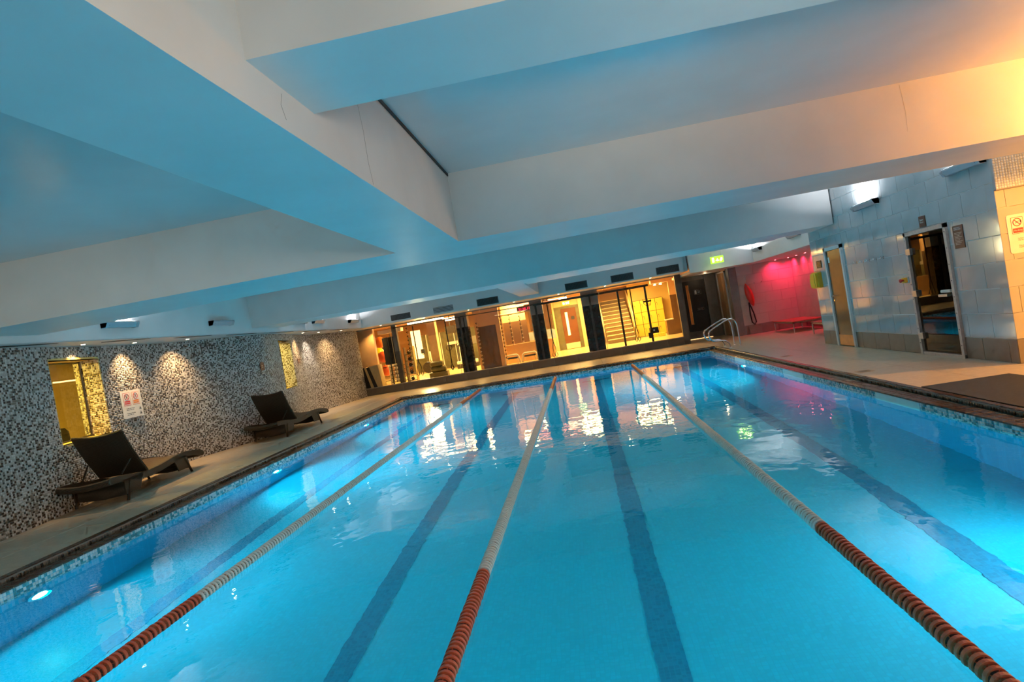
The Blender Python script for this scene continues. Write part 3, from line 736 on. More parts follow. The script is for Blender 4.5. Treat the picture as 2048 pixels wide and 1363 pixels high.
for i, y in enumerate([13.32, 13.05, 12.78, 12.50, 12.22]):
    lab = 'chrome robe hook on the grey tiles, ' + ['next to the brown wooden door', 'second from the brown wooden door', 'middle one of the five', 'second from the tinted door', 'closest to the tinted door'][i]
    if t0 is None:
        t0 = thing('robe_hook', lab, 'hook', (XS, y, 1.745), 'chrome robe hooks between the doors')
        MB().cyl((XS, y, 1.745), (XS-.008, y, 1.745), .022, 14).build('rose', 'chrome', t0, True)
        MB().tube([(XS-.005, y, 1.745), (XS-.045, y, 1.74), (XS-.06, y, 1.75), (XS-.062, y, 1.775)], [.009, .008, .009, .013], 8).build('peg', 'chrome', t0, True)
    else: dup(t0, (XS, y, 1.745), lab)
t = thing('stop_button', 'yellow box with red push button left of the tinted door', 'button', (XS, 11.58, 1.28))
cbox(XS-.012, XS, 11.47, 11.60, 1.235, 1.335, .004).build('backplate', 'signwhite', t)
cbox(XS-.06, XS-.012, 11.50, 11.60, 1.24, 1.33, .006).build('box', 'yellow', t)
MB().lathe([(.018, 0), (.018, -.03), (.032, -.035), (.032, -.055), (.02, -.065), (.001, -.067)], (XS-.06, 11.55, 1.285), 16, 'x').build('push_button', 'redplastic', t, True)

# no diving board on the cream wall
YS = 9.02
t = thing('rules_sign', 'large white no-diving board on the cream tiled wall', 'sign', (6.1, YS, 1.7))
def rrect(x0, x1, z0, z1, r, n=5):
    p = []
    for cx, cz, a in ((x1-r, z1-r, 0), (x0+r, z1-r, 90), (x0+r, z0+r, 180), (x1-r, z0+r, 270)):
        for i in range(n+1):
            g = math.radians(a+90*i/n); p.append((cx+r*math.cos(g), cz+r*math.sin(g)))
    return p
MB().prism(rrect(5.79, 6.62, 1.46, 1.975, .03), 'y', YS-.006, YS).build('board', 'signwhite', t)
MB().prism(rrect(5.84, 5.99, 1.715, 1.935, .012), 'y', YS-.0075, YS-.006).build('sign_border', 'red', t)
MB().prism(rrect(5.845, 5.985, 1.72, 1.93, .010), 'y', YS-.0085, YS-.0075).build('panel', 'signwhite', t)
cx, cz = 5.915, 1.868
MB().tube([(cx+.05*math.cos(2*PI*i/24), YS-.010, cz+.05*math.sin(2*PI*i/24)) for i in range(24)], .0045, 6, closed=True).build('prohibition_ring', 'red', t)
MB().tube([(cx-.035, YS-.010, cz+.035), (cx+.035, YS-.010, cz-.035)], .004, 6).build('prohibition_bar', 'red', t)
MB().tube([(cx-.025, YS-.009, cz-.012), (cx-.005, YS-.009, cz+.002), (cx+.022, YS-.009, cz+.014)], .0035, 5).build('diver_figure', 'darktext', t)
box(cx+.036, cx+.043, YS-.0105, YS-.0085, cz-.01, cz+.02).build('diver_block', 'vent', t)
MB().prism(rrect(5.852, 5.978, 1.728, 1.79, .008), 'y', YS-.0095, YS-.0085).build('caption_panel', 'red', t)
text('No diving', .026, (5.915, YS-.0098, 1.752), '-y', 'lettering', t, align='CENTER')
text('Surface water\nMay be slippery', .022, (5.90, YS-.0065, 1.645), '-y', 'darktext', t)
text('This pool is shallow\nCommon sense applies', .022, (5.90, YS-.0065, 1.55), '-y', 'darktext', t)

# ------------------------------------------------------------------ red alcove
wa = S('wall_alcove', box(5.73, 7.75, 22.812, 22.95, -.012, 2.42), 'grout')
wb = S('wall_alcove_side', box(7.612, 7.75, 15.66, 22.81, -.012, 2.42), 'grout')
tt, tb = wall_rows(5.72, 7.6, [], 5.74)
tt = [(a, b, c, min(d, 2.42)) for a, b, c, d in tt if c < 2.4]
tiles(wa, 'tile', tt, Put('-y', 22.812), .005, 'beigetile', thick=.012)
tiles(wa, 'tile', tb, Put('-y', 22.812), .005, 'browntile', thick=.014)
tt, tb = wall_rows(17.0, 22.8, [], 17.1)
tt = [(a, b, c, min(d, 2.42)) for a, b, c, d in tt if c < 2.4]
tiles(wb, 'tile', tt, Put('-x', 7.612), .005, 'beigetile', thick=.012)
tiles(wb, 'tile', tb, Put('-x', 7.612), .005, 'browntile', thick=.014)
for i, (x, y) in enumerate([(7.0, 22.5), (7.4, 22.4), (7.4, 21.6), (7.4, 20.8), (7.4, 20.0), (7.4, 19.0)]):
    o = thing('downlight', 'red downlight in the low alcove ceiling, ' + ['nearest the red buoy', 'in the far corner over the bench', 'second along the side wall', 'third along the side wall', 'fourth along the side wall', 'fifth along the side wall'][i], 'light', (x, y, 2.42), 'red downlights over the benches')
    MB().lathe([(.05, -.008), (.05, 0), (.035, 0), (.035, -.006)], (x, y, 2.42), 16).build('rim', 'steel', o, True)
    MB().lathe([(.001, -.012), (.025, -.010), (.036, -.004)], (x, y, 2.42), 16).build('lens', 'dlred', o, True)
    d_ = (0, .42, -1) if i == 0 else ((.3, .3, -1) if i == 1 else (.30, .0, -1))
    lamp('red_beam', 'SPOT', (x, y, 2.39), 62 if i < 2 else 50, (1, .02, .09), d_, spot=math.radians(135), blend=.9, radius=.04)
# benches
def bench(label, x0, x1, y0, y1, zt):
    t = thing('relaxation_bench', label, 'bench', ((x0+x1)/2, (y0+y1)/2, 0), 'low benches in the red alcove')
    n = 9; d = (y1-y0)/n
    for k in range(n): cbox(x0, x1, y0+k*d+.006, y0+(k+1)*d-.006, zt-.03, zt, .004).build('slat', 'benchtop', t)
    MB().box(x0+.02, x0+.06, y0+.02, y1-.02, zt-.07, zt-.03).box(x1-.06, x1-.02, y0+.02, y1-.02, zt-.07, zt-.03).box(x0+.02, x1-.02, y0+.02, y0+.06, zt-.07, zt-.03).box(x0+.02, x1-.02, y1-.06, y1-.02, zt-.07, zt-.03).build('frame', 'steel', t)
    for x in (x0+.04, x1-.04):
        for y in (y0+.04, y1-.04): MB().cyl((x, y, 0), (x, y, zt-.07), .017, 10).build('leg', 'steel', t, True)
    return t
bench('low red-lit bench with steel legs against the alcove corner', 6.52, 7.48, 20.3, 22.25, .36)
bench('low bench partly hidden behind the grey tiled wall', 6.56, 7.48, 17.0, 18.9, .36)
# rescue tube
t = thing('rescue_tube', 'red lifeguard rescue buoy with black strap hanging on the pink wall', 'buoy', (6.05, 22.75, 1.4))
n = 14; pts = []; rr = []
for i in range(n+1):
    u = i/n; z = 1.78-.80*u; pts.append((5.93+.22*u*.75+.0, 22.66, z)); rr.append(.012+.115*math.sin(PI*min(1, max(0, u)))**.75)
ob = MB().tube(pts, rr, 14).build('float', 'buoy', t, True)
MB().tube([(5.97, 22.72, 1.12), (5.965, 22.75, .7), (5.99, 22.76, .42), (6.07, 22.76, .33), (6.13, 22.76, .42), (6.08, 22.75, .75), (5.98, 22.74, 1.1)], .022, 6).build('strap', 'strap', t)
MB().cyl((5.93, 22.8, 1.80), (5.93, 22.68, 1.80), .008, 8).build('wall_hook', 'chrome', t)
for i, x in enumerate((6.27, 6.52)):
    o = thing('robe_hook', 'tiny chrome hook on the pink wall, ' + ('next to the red buoy' if i == 0 else 'farther from the red buoy'), 'hook', (x, 22.8, 1.77), 'hooks on the pink wall')
    MB().cyl((x, 22.8, 1.77), (x, 22.79, 1.77), .018, 12).build('rose', 'chrome', o, True)
    MB().tube([(x, 22.79, 1.77), (x, 22.75, 1.765), (x, 22.74, 1.79)], .008, 8).build('peg', 'chrome', o, True)

# ------------------------------------------------------------------ corridor with the dark door
S('wall_corridor_far', MB().box(4.10, 4.17, 25.0, 25.12, 0, 2.42).box(5.09, 5.45, 25.0, 25.12, 0, 2.42).box(4.17, 5.09, 25.0, 25.12, 2.31, 2.42), 'greyframe')
S('wall_corridor_left', MB().prism([(3.70, 23.38), (3.88, 23.38), (4.15, 25.0), (4.15, 25.12), (4.0, 25.12)], 'z', 0, 2.53), 'pinkpaint')
S('wall_corridor_right', MB().box(5.45, 5.6, 24.55, 25.12, 0, 2.42).box(5.45, 5.72, 22.80, 23.22, 0, 2.42), 'greyframe')
t = S('door_3', MB().box(4.17, 5.09, 24.93, 25.12, 0, .30).box(5.03, 5.20, 24.9, 25.12, .0, 2.42).box(4.13, 4.19, 24.95, 25.12, .3, 2.35).box(4.13, 5.1, 24.95, 25.12, 2.27, 2.34), 'greyframe')
mb = MB().box(4.19, 4.31, 24.98, 25.03, .30, 2.27).box(4.42, 5.03, 24.98, 25.03, .30, 2.27).box(4.31, 4.42, 24.98, 25.03, .30, .58).box(4.31, 4.42, 24.98, 25.03, 2.12, 2.27)
mb.build('door_leaf', 'darkdoor', t)
box(4.31, 4.42, 25.0, 25.008, .58, 2.12).build('pane', 'glass', t)
sg = cbox(4.60, 4.86, 24.972, 24.98, 1.72, 1.90, .001).build('door_sign', 'darkdoor', t)
MB().tube([(4.60, 24.97, 1.72), (4.86, 24.97, 1.72), (4.86, 24.97, 1.90), (4.60, 24.97, 1.90)], .004, 4, closed=True).build('sign_border', 'lettering', sg)
box(4.62, 4.69, 24.966, 24.971, 1.74, 1.88).build('pictogram', 'lettering', sg)
text('Fire\nexit', .06, (4.73, 24.966, 1.82), '-y', 'lettering', sg, spacing=.8)
sg = cbox(4.62, 4.88, 24.972, 24.98, 1.10, 1.18, .001).build('door_sign', 'darkdoor', t)
MB().tube([(4.62, 24.97, 1.10), (4.88, 24.97, 1.10), (4.88, 24.97, 1.18), (4.62, 24.97, 1.18)], .003, 4, closed=True).build('sign_border', 'lettering', sg)
text('Keep clear', .045, (4.65, 24.966, 1.125), '-y', 'lettering', sg)
box(4.1, 5.05, 24.925, 24.93, .012, .026).build('glowing_line', 'warmglow', t)  # thin warm emissive line along the foot of the step
t = S('door_4', MB().box(5.40, 5.47, 23.22, 23.28, 0, 2.38).box(5.40, 5.47, 24.50, 24.56, 0, 2.38).box(5.40, 5.47, 23.22, 24.56, 2.32, 2.38), 'frame')
cbox(5.44, 5.48, 23.29, 24.49, .01, 2.31, .003).build('door_leaf', 'wood', t)
MB().tube([(5.44, 24.4, 1.1), (5.39, 24.4, 1.1), (5.39, 24.3, 1.1)], .01, 8).build('door_handle', 'chrome', t)
box(5.435, 5.44, 23.8, 23.81, .02, 2.2).build('leaf_joint', 'nosing', t)
lamp('corridor_light', 'POINT', (4.9, 23.9, 2.3), 3, (1, .7, .4), radius=.05)
# exit sign hung from the ceiling over the dark door
t = thing('exit_sign', 'lit green and white exit sign hanging before the white bulkhead', 'sign', (4.72, 20.9, 2.7))
cbox(4.52, 4.93, 20.88, 20.92, 2.58, 2.80, .004).build('body', 'exitgreen', t)
for x0, x1, z0, z1 in ((4.57, 4.63, 2.62, 2.76), (4.72, 4.75, 2.64, 2.72), (4.68, 4.79, 2.655, 2.675), (4.82, 4.86, 2.62, 2.70), (4.84, 4.89, 2.66, 2.74)):
    box(x0, x1, 20.872, 20.88, z0, z1).build('pictogram', 'exitwhite', t)
for x in (4.58, 4.87): MB().cyl((x, 20.9, 2.80), (x, 20.9, 3.4), .006, 6).build('hanger', 'steel', t)
lamp('exit_glow', 'AREA', (4.72, 20.9, 2.55), 1.2, (.9, 1, .3), (0, .2, -1), size=.3, size_y=.05)

# ------------------------------------------------------------------ plinth, frame and glazing of the gym front
pl = S('plinth', box(-8.6, 3.66, 23.212, 23.36, -.012, .26), 'grout')
tiles(pl, 'tile', [(-8.55+i*.83, min(-8.55+(i+1)*.83, 3.66), 0, .255) for i in range(15) if -8.55+i*.83 < 3.6], Put('-y', 23.212), .006, 'plinth', thick=.014)
S('sill', cbox(-8.6, 3.66, 23.19, 23.38, .255, .285, .004), 'greyframe', pl)
S('column_end', MB().box(3.66, 3.88, 23.19, 23.37, -.012, 2.53), 'plinth')
gl = S('window_3', MB().box(-8.4, 3.66, 23.26, 23.30, 2.49, 2.53), 'greyframe')
px = [-8.36, -7.05, -4.60, -1.66, .92, 3.66]
for a, b in zip(px[:-1], px[1:]):
    MB().quad((a+.004, 23.28, .285), (b-.004, 23.28, .285), (b-.004, 23.28, 2.49), (a+.004, 23.28, 2.49)).build('pane', 'glass', gl)
for a in px[1:-1]: box(a-.006, a+.006, 23.272, 23.288, .285, 2.49).build('glazing_joint', 'nosing', gl)
# vents in the bulkhead
for i, x in enumerate([-6.45, -4.9, -3.31, -.21, 1.36, 2.89]):
    lab = 'black ventilation grille in the white bulkhead, ' + ['closest to the mosaic wall', 'with pale slats, second from the mosaic wall', 'just left of the ceiling beam end', 'just right of the ceiling beam end', 'above the staircase', 'closest to the exit sign'][i]
    t = thing('air_grille', lab, 'vent', (x+.36, 21.65, 2.69), 'air grilles in the gym bulkhead')
    x1 = x+.72
    MB().box(x-.02, x1+.02, 21.635, 21.65, 2.795, 2.815).box(x-.02, x1+.02, 21.635, 21.65, 2.575, 2.595).box(x-.02, x, 21.635, 21.65, 2.595, 2.795).box(x1, x1+.02, 21.635, 21.65, 2.595, 2.795).build('frame', 'white' if i < 2 else 'ventgrey', t)
    box(x, x1, 21.644, 21.65, 2.595, 2.795).build('backing', 'vent', t)
    if i == 1:
        for k in range(4): box(x, x1, 21.636, 21.644, 2.612+k*.048, 2.637+k*.048).build('slat', 'alum', t)
    else:
        mb = MB()
        for k in range(24): mb.box(x+.012+k*.03, x+.020+k*.03, 21.638, 21.644, 2.6, 2.79)
        mb.build('fins', 'ventgrey', t, kind='stuff')

# ------------------------------------------------------------------ gym interior
GZ = .2
S('gym_floor', MB().prism([(-8.6, 23.36), (3.70, 23.36), (4.0, 25.12), (6.2, 25.12), (6.2, 33.2), (-8.6, 33.2)], 'z', 0, GZ), 'gymfloor')
S('gym_ceiling', box(-10.6, 6.2, 23.5, 33.2, 2.72, 2.8), 'peach')
S('gym_wall', MB().box(-10.6, 6.2, 33.0, 33.2, GZ, 2.72).box(-10.7, -10.6, 23.5, 33.2, 0, 2.72).box(6.1, 6.2, 25.1, 33.2, GZ, 2.72), 'peach')
S('gym_wall_nib', box(-8.7, -7.95, 23.9, 24.1, GZ, 2.72), 'peach')
S('gym_floor_left', box(-10.6, -8.6, 23.5, 33.2, 0, GZ), 'gymfloor')
S('gym_duct', MB().box(-7.95, -7.0, 24.5, 24.9, 2.27, 2.42), 'pale')
def column(name, x0, x1, y0, y1, split, lo, hi):
    t = S(name, box(x0, x1, y0, y1, GZ, split), lo)
    box(x0, x1, y0, y1, split, 2.72).build('upper_part', hi, t); return t
column('column', -7.07, -6.89, 23.5, 23.7, 1.5, 'plinth', 'greyframe')
column('column', -4.58, -4.13, 23.62, 24.05, 1.98, 'blackcol', 'pinkpaint')
column('column', -1.70, -1.22, 23.62, 24.05, 1.98, 'blackcol', 'pinkpaint')
column('column', .25, .88, 23.62, 24.05, 1.98, 'blackcol', 'pinkpaint')
column('column', -6.05, -5.72, 25.0, 25.4, 1.9, 'tan', 'peach')
# peach partition with brown panels
S('partition_1', MB().box(-4.12, -4.0, 25, 25.12, GZ, 2.72).box(-3.26, -3.08, 25, 25.12, GZ, 2.72).box(-4.0, -3.26, 25.02, 25.1, 1.9, 2.72), 'peach')
S('partition_1_panel', box(-4.0, -3.26, 25.02, 25.1, GZ, 1.9), 'brownpanel')
S('partition_2', MB().box(-3.08, -2.10, 25.9, 26.0, 1.9, 2.72).box(-3.3, -1.1, 25.7, 25.82, GZ, .93).box(-3.3, -1.1, 25.66, 25.86, .93, .96), 'peach')
for k in range(3): S('wall_panel', cbox(-3.05+k*.33, -2.73+k*.33, 25.88, 25.9, .97, 1.9, .004), 'brownpanel')
S('partition_3', MB().box(-2.1, -1.1, 27.6, 27.7, 1.35, 2.72), 'brownpanel')
box(-3.12, -1.70, 25.0, 25.05, 2.17, 2.21).build('trim_3', 'nosing')['kind'] = 'structure'
S('window_4', MB().box(-2.2, -1.1, 27.5, 27.55, .96, 1.32), 'poolreflect')  # blue band painted in for the pool's reflection
# door room
S('partition_4', MB().box(-1.75, -1.05, 29.9, 30.0, GZ, .85).box(-1.12, -1.04, 29.85, 30.0, GZ, 2.72).box(.14, .6, 29.8, 30.0, GZ, 2.72).box(-1.04, .14, 29.9, 30.0, 2.25, 2.72), 'peach')
S('window_5', box(-1.7, -1.12, 29.9, 29.95, .85, 1.25), 'poolreflect')  # blue strip standing in for the pool mirrored here
S('window_6', box(-1.7, -1.12, 29.92, 29.95, 1.25, 2.0), 'olive')
t = S('door_5', MB().box(-1.04, -.72, 29.9, 30.0, GZ, 2.25).box(-.02, .14, 29.9, 30.0, GZ, 2.25).box(-.72, -.02, 29.9, 30.0, 2.14, 2.25), 'olive')
cbox(-.72, -.02, 29.88, 29.95, GZ, 2.14, .003).build('door_leaf', 'doorleaf', t)
cbox(-.70, -.04, 29.868, 29.88, GZ+.02, .48, .001).build('kick_plate', 'nosing', t)
cbox(-.54, -.42, 29.87, 29.88, .85, 1.95, .001).build('vision_panel', 'warmglow', t)  # warm glow put into the panel itself, no lamp behind it
cbox(-.28, -.12, 29.87, 29.88, 1.58, 1.72, .001).build('door_sign', 'vent', t)
t = thing('exit_sign', 'small lit green exit sign above the gym door', 'sign', (-.41, 29.8, 2.37))
cbox(-.60, -.22, 29.78, 29.83, 2.29, 2.46, .003).build('body', 'exitgreen', t)
for x0, x1 in ((-.56, -.47), (-.42, -.36), (-.33, -.26)): box(x0, x1, 29.775, 29.78, 2.32, 2.43).build('pictogram', 'exitwhite', t)
# clock
t = thing('digital_clock', 'red LED digital clock high in the gym beside the dark column', 'clock', (-2.0, 25.0, 2.32))
cbox(-2.30, -1.71, 24.93, 25.0, 2.22, 2.40, .005).build('case', 'brownsign', t)
text('21:28 17', .135, (-2.005, 24.925, 2.265), '-y', 'ledred', t, name='digits', align='CENTER')
# fluorescent tubes
def tubelight(label, x0, x1, y, z, m_='tube', r=.035):
    t = thing('tube_light', label, 'light', ((x0+x1)/2, y, z), 'tube lights under the gym ceiling')
    box(x0, x1, y-.04, y+.04, z+.03, z+.06).build('housing', 'white', t)
    MB().cyl((x0+.02, y, z), (x1-.02, y, z), r, 10).build('tube', m_, t, True)
    for x in (x0+.1, x1-.1): MB().cyl((x, y, z+.06), (x, y, 2.72), .004, 6).build('hanger', 'steel', t)
tubelight('long bright tube light over the olive bolsters', -6.83, -5.28, 25, 2.52)
tubelight('short tube light between two hanging straps', -5.30, -4.75, 25, 2.40)
tubelight('thin tube light above the hanging ring', -5.9, -5.2, 27.5, 2.55)
tubelight('pinkish tube light above the red clock', -2.31, -1.72, 24.9, 2.50, 'tubered')
tubelight('bright pink tube right of the middle dark column', -1.24, -.6, 25.2, 2.42, 'tubered', .05)
tubelight('second tube behind the bright pink one, nearer the exit sign', -1.1, -.35, 26.5, 2.52, 'tube')
t = thing('ceiling_spotlight', 'bright round spotlight above the gym exit sign', 'light', (-.33, 26, 2.52))
MB().lathe([(.03, .1), (.05, .06), (.06, 0)], (-.33, 26, 2.5), 14).build('housing', 'rig', t, True); MB().ball((-.33, 25.97, 2.5), .045, 8).build('bulb', 'dl', t, True)
for x in (3.55, 3.8):
    t = thing('downlight', 'round ceiling light over the yellow lockers, ' + ('lower one' if x < 3.6 else 'upper one'), 'light', (x, 28.0, 2.44))
    MB().lathe([(.05, .02), (.055, 0), (.001, -.01)], (x, 28, 2.44), 14).build('lens', 'dl', t, True)
    MB().cyl((x, 28, 2.46), (x, 28, 2.72), .008, 6).build('stem', 'steel', t)
# staircase
t = thing('staircase', 'pale staircase with steel handrails climbing away behind the gym glass', 'stairs', (1.8, 28.4, GZ))
for k in range(11):
    y0 = 28.4+k*.28; z0 = GZ+k*.18
    box(1.2, 2.42, y0, y0+.3, max(GZ, z0-.2), z0+.16).build('step', 'stair', t)
    cbox(1.2, 2.42, y0-.02, y0+.28, z0+.155, z0+.185, .004).build('nosing', 'nosing', t)
for x in (1.12, 2.5):
    MB().tube([(x, 28.2, 1.05), (x, 28.5, 1.15), (x, 31.2, 2.72)], .022, 8).build('handrail', 'nosing', t)
    MB().tube([(x, 28.4, .7), (x, 31.6, 2.72)], .012, 6).build('rail', 'nosing', t)
    for k in range(8): MB().cyl((x, 28.4+k*.36, GZ+.1+k*.23), (x, 28.4+k*.36, 1.1+k*.21), .011, 6).build('baluster', 'nosing', t)
S('stair_back_wall', box(.6, 2.6, 31.9, 32, GZ, 2.72), 'peach')
# lockers
lk = None
for c in range(4):
    x0 = 2.66+c*.345
    t = thing('locker', 'tall yellow locker, ' + ['next to the stair handrail', 'second from the stairs', 'third from the stairs', 'farthest from the stairs'][c], 'locker', (x0, 30, GZ), 'yellow lockers by the stairs')
    box(x0+.003, x0+.337, 30.0, 30.4, GZ, 1.92).build('body', 'lock', t)
    for r in range(3):
        d = cbox(x0+.010, x0+.330, 29.975, 30.0, GZ+.02+r*.565, GZ+.568+r*.565, .003).build('door', 'locker', t)
        MB().cyl((x0+.07, 29.975, GZ+.36+r*.565), (x0+.07, 29.965, GZ+.36+r*.565), .018, 10).build('lock', 'lock', d)
        MB().tube([(x0+.07, 29.968, GZ+.34+r*.565), (x0+.09, 29.96, GZ+.27+r*.565), (x0+.06, 29.96, GZ+.24+r*.565)], .006, 5).build('wristband', 'lock', d)
S('locker_wall', box(2.55, 4.6, 30.45, 30.55, GZ, 2.72), 'yelwall')
for i, x in enumerate((3.2, 3.52)):
    t = thing('step_box', 'low yellow step box on the gym floor, ' + ('nearer the rig' if i == 0 else 'nearer the cabinet'), 'box', (x, 28, GZ), 'yellow step boxes')
    cbox(x-.14, x+.14, 27.85, 28.1, GZ, GZ+.15, .01).build('body', 'locker', t)
    for k in (-.07, .05): box(x+k, x+k+.02, 27.845, 27.85, GZ+.08, GZ+.1).build('slot', 'lock', t)
t = thing('cabinet', 'brown cabinet with white counter right of the lockers', 'cabinet', (3.95, 28, GZ))
box(3.79, 4.10, 27.9, 28.4, GZ-.0, .84).build('body', 'brownpanel', t); cbox(3.77, 4.10, 27.88, 28.4, .84, .88, .004).build('worktop', 'pale', t)
S('gym_wall_right', box(4.10, 4.6, 27.9, 28.1, GZ, 1.9), 'brownpanel'); S('gym_wall_right_upper', MB().box(4.10, 4.6, 27.9, 28.1, 1.9, 2.72).box(3.35, 4.6, 27.6, 28.1, 2.5, 2.72), 'peach')
# rig with uprights
t = thing('training_rig', 'dark steel training rig with top bar spanning the gym glass', 'rig', (0, 23.48, GZ))
MB().tube([(-7.0, 23.48, 2.41), (-1.5, 23.48, 2.36)], .018, 8).build('top_bar', 'rig', t)
cbox(-1.55, 2.74, 23.45, 23.51, 2.31, 2.39, .006).build('top_beam', 'rig', t)
for x in (-4.38, -1.46, .56, 1.6, 2.6): cbox(x-.035, x+.035, 23.44, 23.52, GZ, 2.31 if x > -2 else 2.38, .006).build('upright', 'rig', t)
hb = cbox(2.48, 2.76, 23.40, 23.60, 1.74, 1.80, .006).build('bar_holder', 'rig', t)
MB().tube([(2.46, 23.42, 1.86), (2.48, 23.42, 1.7), (2.55, 23.42, 1.62), (2.72, 23.42, 1.62), (2.74, 23.42, 1.84)], .012, 6).build('hook', 'rig', t)
cbox(2.47, 2.62, 23.38, 23.50, .42, .62, .006).build('foot_bracket', 'rig', t)
t = thing('weight_stack', 'dark square weight block on the rig upright before the lockers', 'weights', (2.72, 23.5, .67))
cbox(2.55, 2.88, 23.61, 23.75, .56, .78, .012).build('block', 'rig', t); MB().cyl((2.71, 23.61, .67), (2.71, 23.60, .67), .035, 12).build('hub', 'steel', t)
# suspension trainers
def trainer(label, x, z0, z1, y=23.62, spread=.05, ring=False):
    t = thing('suspension_trainer', label, 'exercise strap', (x, y, z0), 'hanging exercise straps')
    zm = z1+(z0-z1)*.30
    MB().box(x-.02, x+.02, y-.004, y+.004, zm, z0).build('strap', 'strap', t)
    cbox(x-.02, x+.02, y-.015, y+.015, (z0+zm)/2-.09, (z0+zm)/2+.02, .004).build('buckle', 'rig', t)
    for s in (-1, 1):
        MB().tube([(x, y, zm), (x+s*spread*.5, y, zm-.25), (x+s*spread*.5, y, z1+.26)], .014, 6).build('strap_leg', 'strap', t)
        MB().tube([(x+s*spread*.5, y, z1+.26), (x+s*spread*.5-.05, y, z1+.08), (x+s*spread*.5, y, z1), (x+s*spread*.5+.05, y, z1+.08)], .014, 6, closed=True).build('handle', 'strap', t)
    if ring:
        MB().tube([(x+.11*math.cos(g*PI/8), y-.03, 1.30+.10*math.sin(g*PI/8)) for g in range(16)], .012, 6, closed=True).build('ring', 'rig', t)
    return t
trainer('black hanging exercise strap left of the olive bolsters', -6.26, 2.36, .42, spread=.16)
trainer('black hanging strap with a round ring before the wall screen', -4.98, 2.40, .45, spread=.02, ring=True)
trainer('black hanging strap with handle in front of the dark column nearest the bolsters', -4.25, 2.36, .9, spread=.05)
trainer('black hanging strap in front of the gym door room', -1.03, 2.32, .28, spread=.10)
trainer('black hanging strap beside the stair handrail', 2.08, 2.32, .36, spread=.10)
def ladder_rope(label, x, z0, z1, y=23.7):
    t = thing('climbing_chain', label, 'chain', (x, y, z0), 'hanging chains in the gym')
    MB().cyl((x, y, z0), (x, y, z1), .007, 6).build('cord', 'strap', t)
    n = int((z0-z1)/.075)
    for k in range(n):
        z = z0-(k+.5)*(z0-z1)/n; a = .018 if k % 2 else -.018
        cbox(x+a-.02, x+a+.02, y-.015, y+.015, z-.022, z+.022, .008).build('link', 'pale' if k % 2 else 'strap', t)
ladder_rope('hanging pale and black chain right of the grey corner column', -6.52, 2.35, .8)
ladder_rope('hanging chain at the left edge of the peach partition', -3.98, 2.1, .35, 24.8)
ladder_rope('hanging chain at the right edge of the peach partition', -3.0, 2.2, .4, 24.8)
ladder_rope('hanging chain before the brown wall panels, nearer the partition', -2.66, 2.2, .95, 24.9)
ladder_rope('hanging chain before the brown wall panels, nearer the clock', -2.25, 2.1, 1.0, 24.9)
# benches of pale tube
for i, (x0, x1) in enumerate([(-3.1, -2.53), (-2.40, -1.80)]):
    t = thing('gym_bench', 'low pale-framed gym bench, ' + ('nearer the peach partition' if i == 0 else 'nearer the middle dark column'), 'bench', ((x0+x1)/2, 25, GZ), 'pale gym benches')
    MB().tube([(x0-.02, 25, GZ+.02), (x0+.03, 25, .52), (x0+.09, 25, .57), (x1-.09, 25, .57), (x1-.03, 25, .52), (x1+.03, 25, GZ+.02)], .032, 8).build('frame', 'pale', t, True)
    cbox(x0+.08, x1-.06, 24.95, 25.3, .42, .48, .01).build('pad', 'rig', t)
    for x in (x0+.1, x1-.1): MB().cyl((x, 25.25, GZ), (x, 25.25, .42), .015, 8).build('leg', 'pale', t)
# leaning mats
def lean(label, tx0, tx1, bx0, bx1, m_, y0, zt=1.07):
    o = MB().prism([(tx0, zt), (tx1, zt+.02), (bx1, .285), (bx0, .285)], 'y', y0, y0+.5).build('exercise_mat', m_)
    tag(o, label, 'mat', 'boards leaning behind the glass')
lean('black mat leaning against the peach nib, outermost', -8.44, -8.35, -8.40, -8.20, 'strap', 23.37)
lean('thin tan board leaning between two black mats', -8.345, -8.27, -8.195, -8.08, 'tan', 23.37)
lean('black mat leaning between two tan boards', -8.265, -8.15, -8.075, -7.94, 'strap', 23.37)
lean('broad tan board leaning, innermost of the stack', -8.145, -7.80, -7.935, -7.73, 'tan', 23.37, 1.1)
# exercise balls in a rack
t = thing('ball_rack', 'slim steel rack holding exercise balls in the gym corner', 'rack', (-8.2, 25.6, GZ))
for x in (-8.52, -7.85):
    MB().cyl((x, 25.75, GZ), (x, 25.75, 2.35), .015, 8).build('upright', 'rig', t)
for z in (.55, 1.12, 1.72):
    MB().tube([(-8.52, 25.75, z-.18), (-8.52, 25.30, z-.2), (-7.85, 25.30, z-.2), (-7.85, 25.75, z-.18)], .012, 6).build('shelf_ring', 'rig', t)
for (x, y, z, m_, lab) in ((-8.25, 25.5, 1.98, 'ballorange', 'orange exercise ball on the top of the rack'), (-8.62, 26.3, 1.55, 'ballyellow', 'yellow exercise ball behind the red one'), (-8.17, 25.4, 1.36, 'ballred', 'shiny red exercise ball in the middle of the rack'), (-8.15, 25.5, .78, 'ballred', 'red exercise ball low in the rack')):
    tag(MB().ball((x, y, z), .235, 12).build('exercise_ball', m_, None, True), lab, 'ball', 'exercise balls in the rack')
t = thing('display_stand', 'tall black screen on a thin post behind the glass corner', 'screen', (-7.35, 23.8, GZ))
cbox(-7.60, -7.09, 23.80, 23.86, 1.04, 2.10, .01).build('screen', 'strap', t); cbox(-7.405, -7.365, 23.72, 23.78, GZ, 2.11, .004).build('post', 'rig', t)
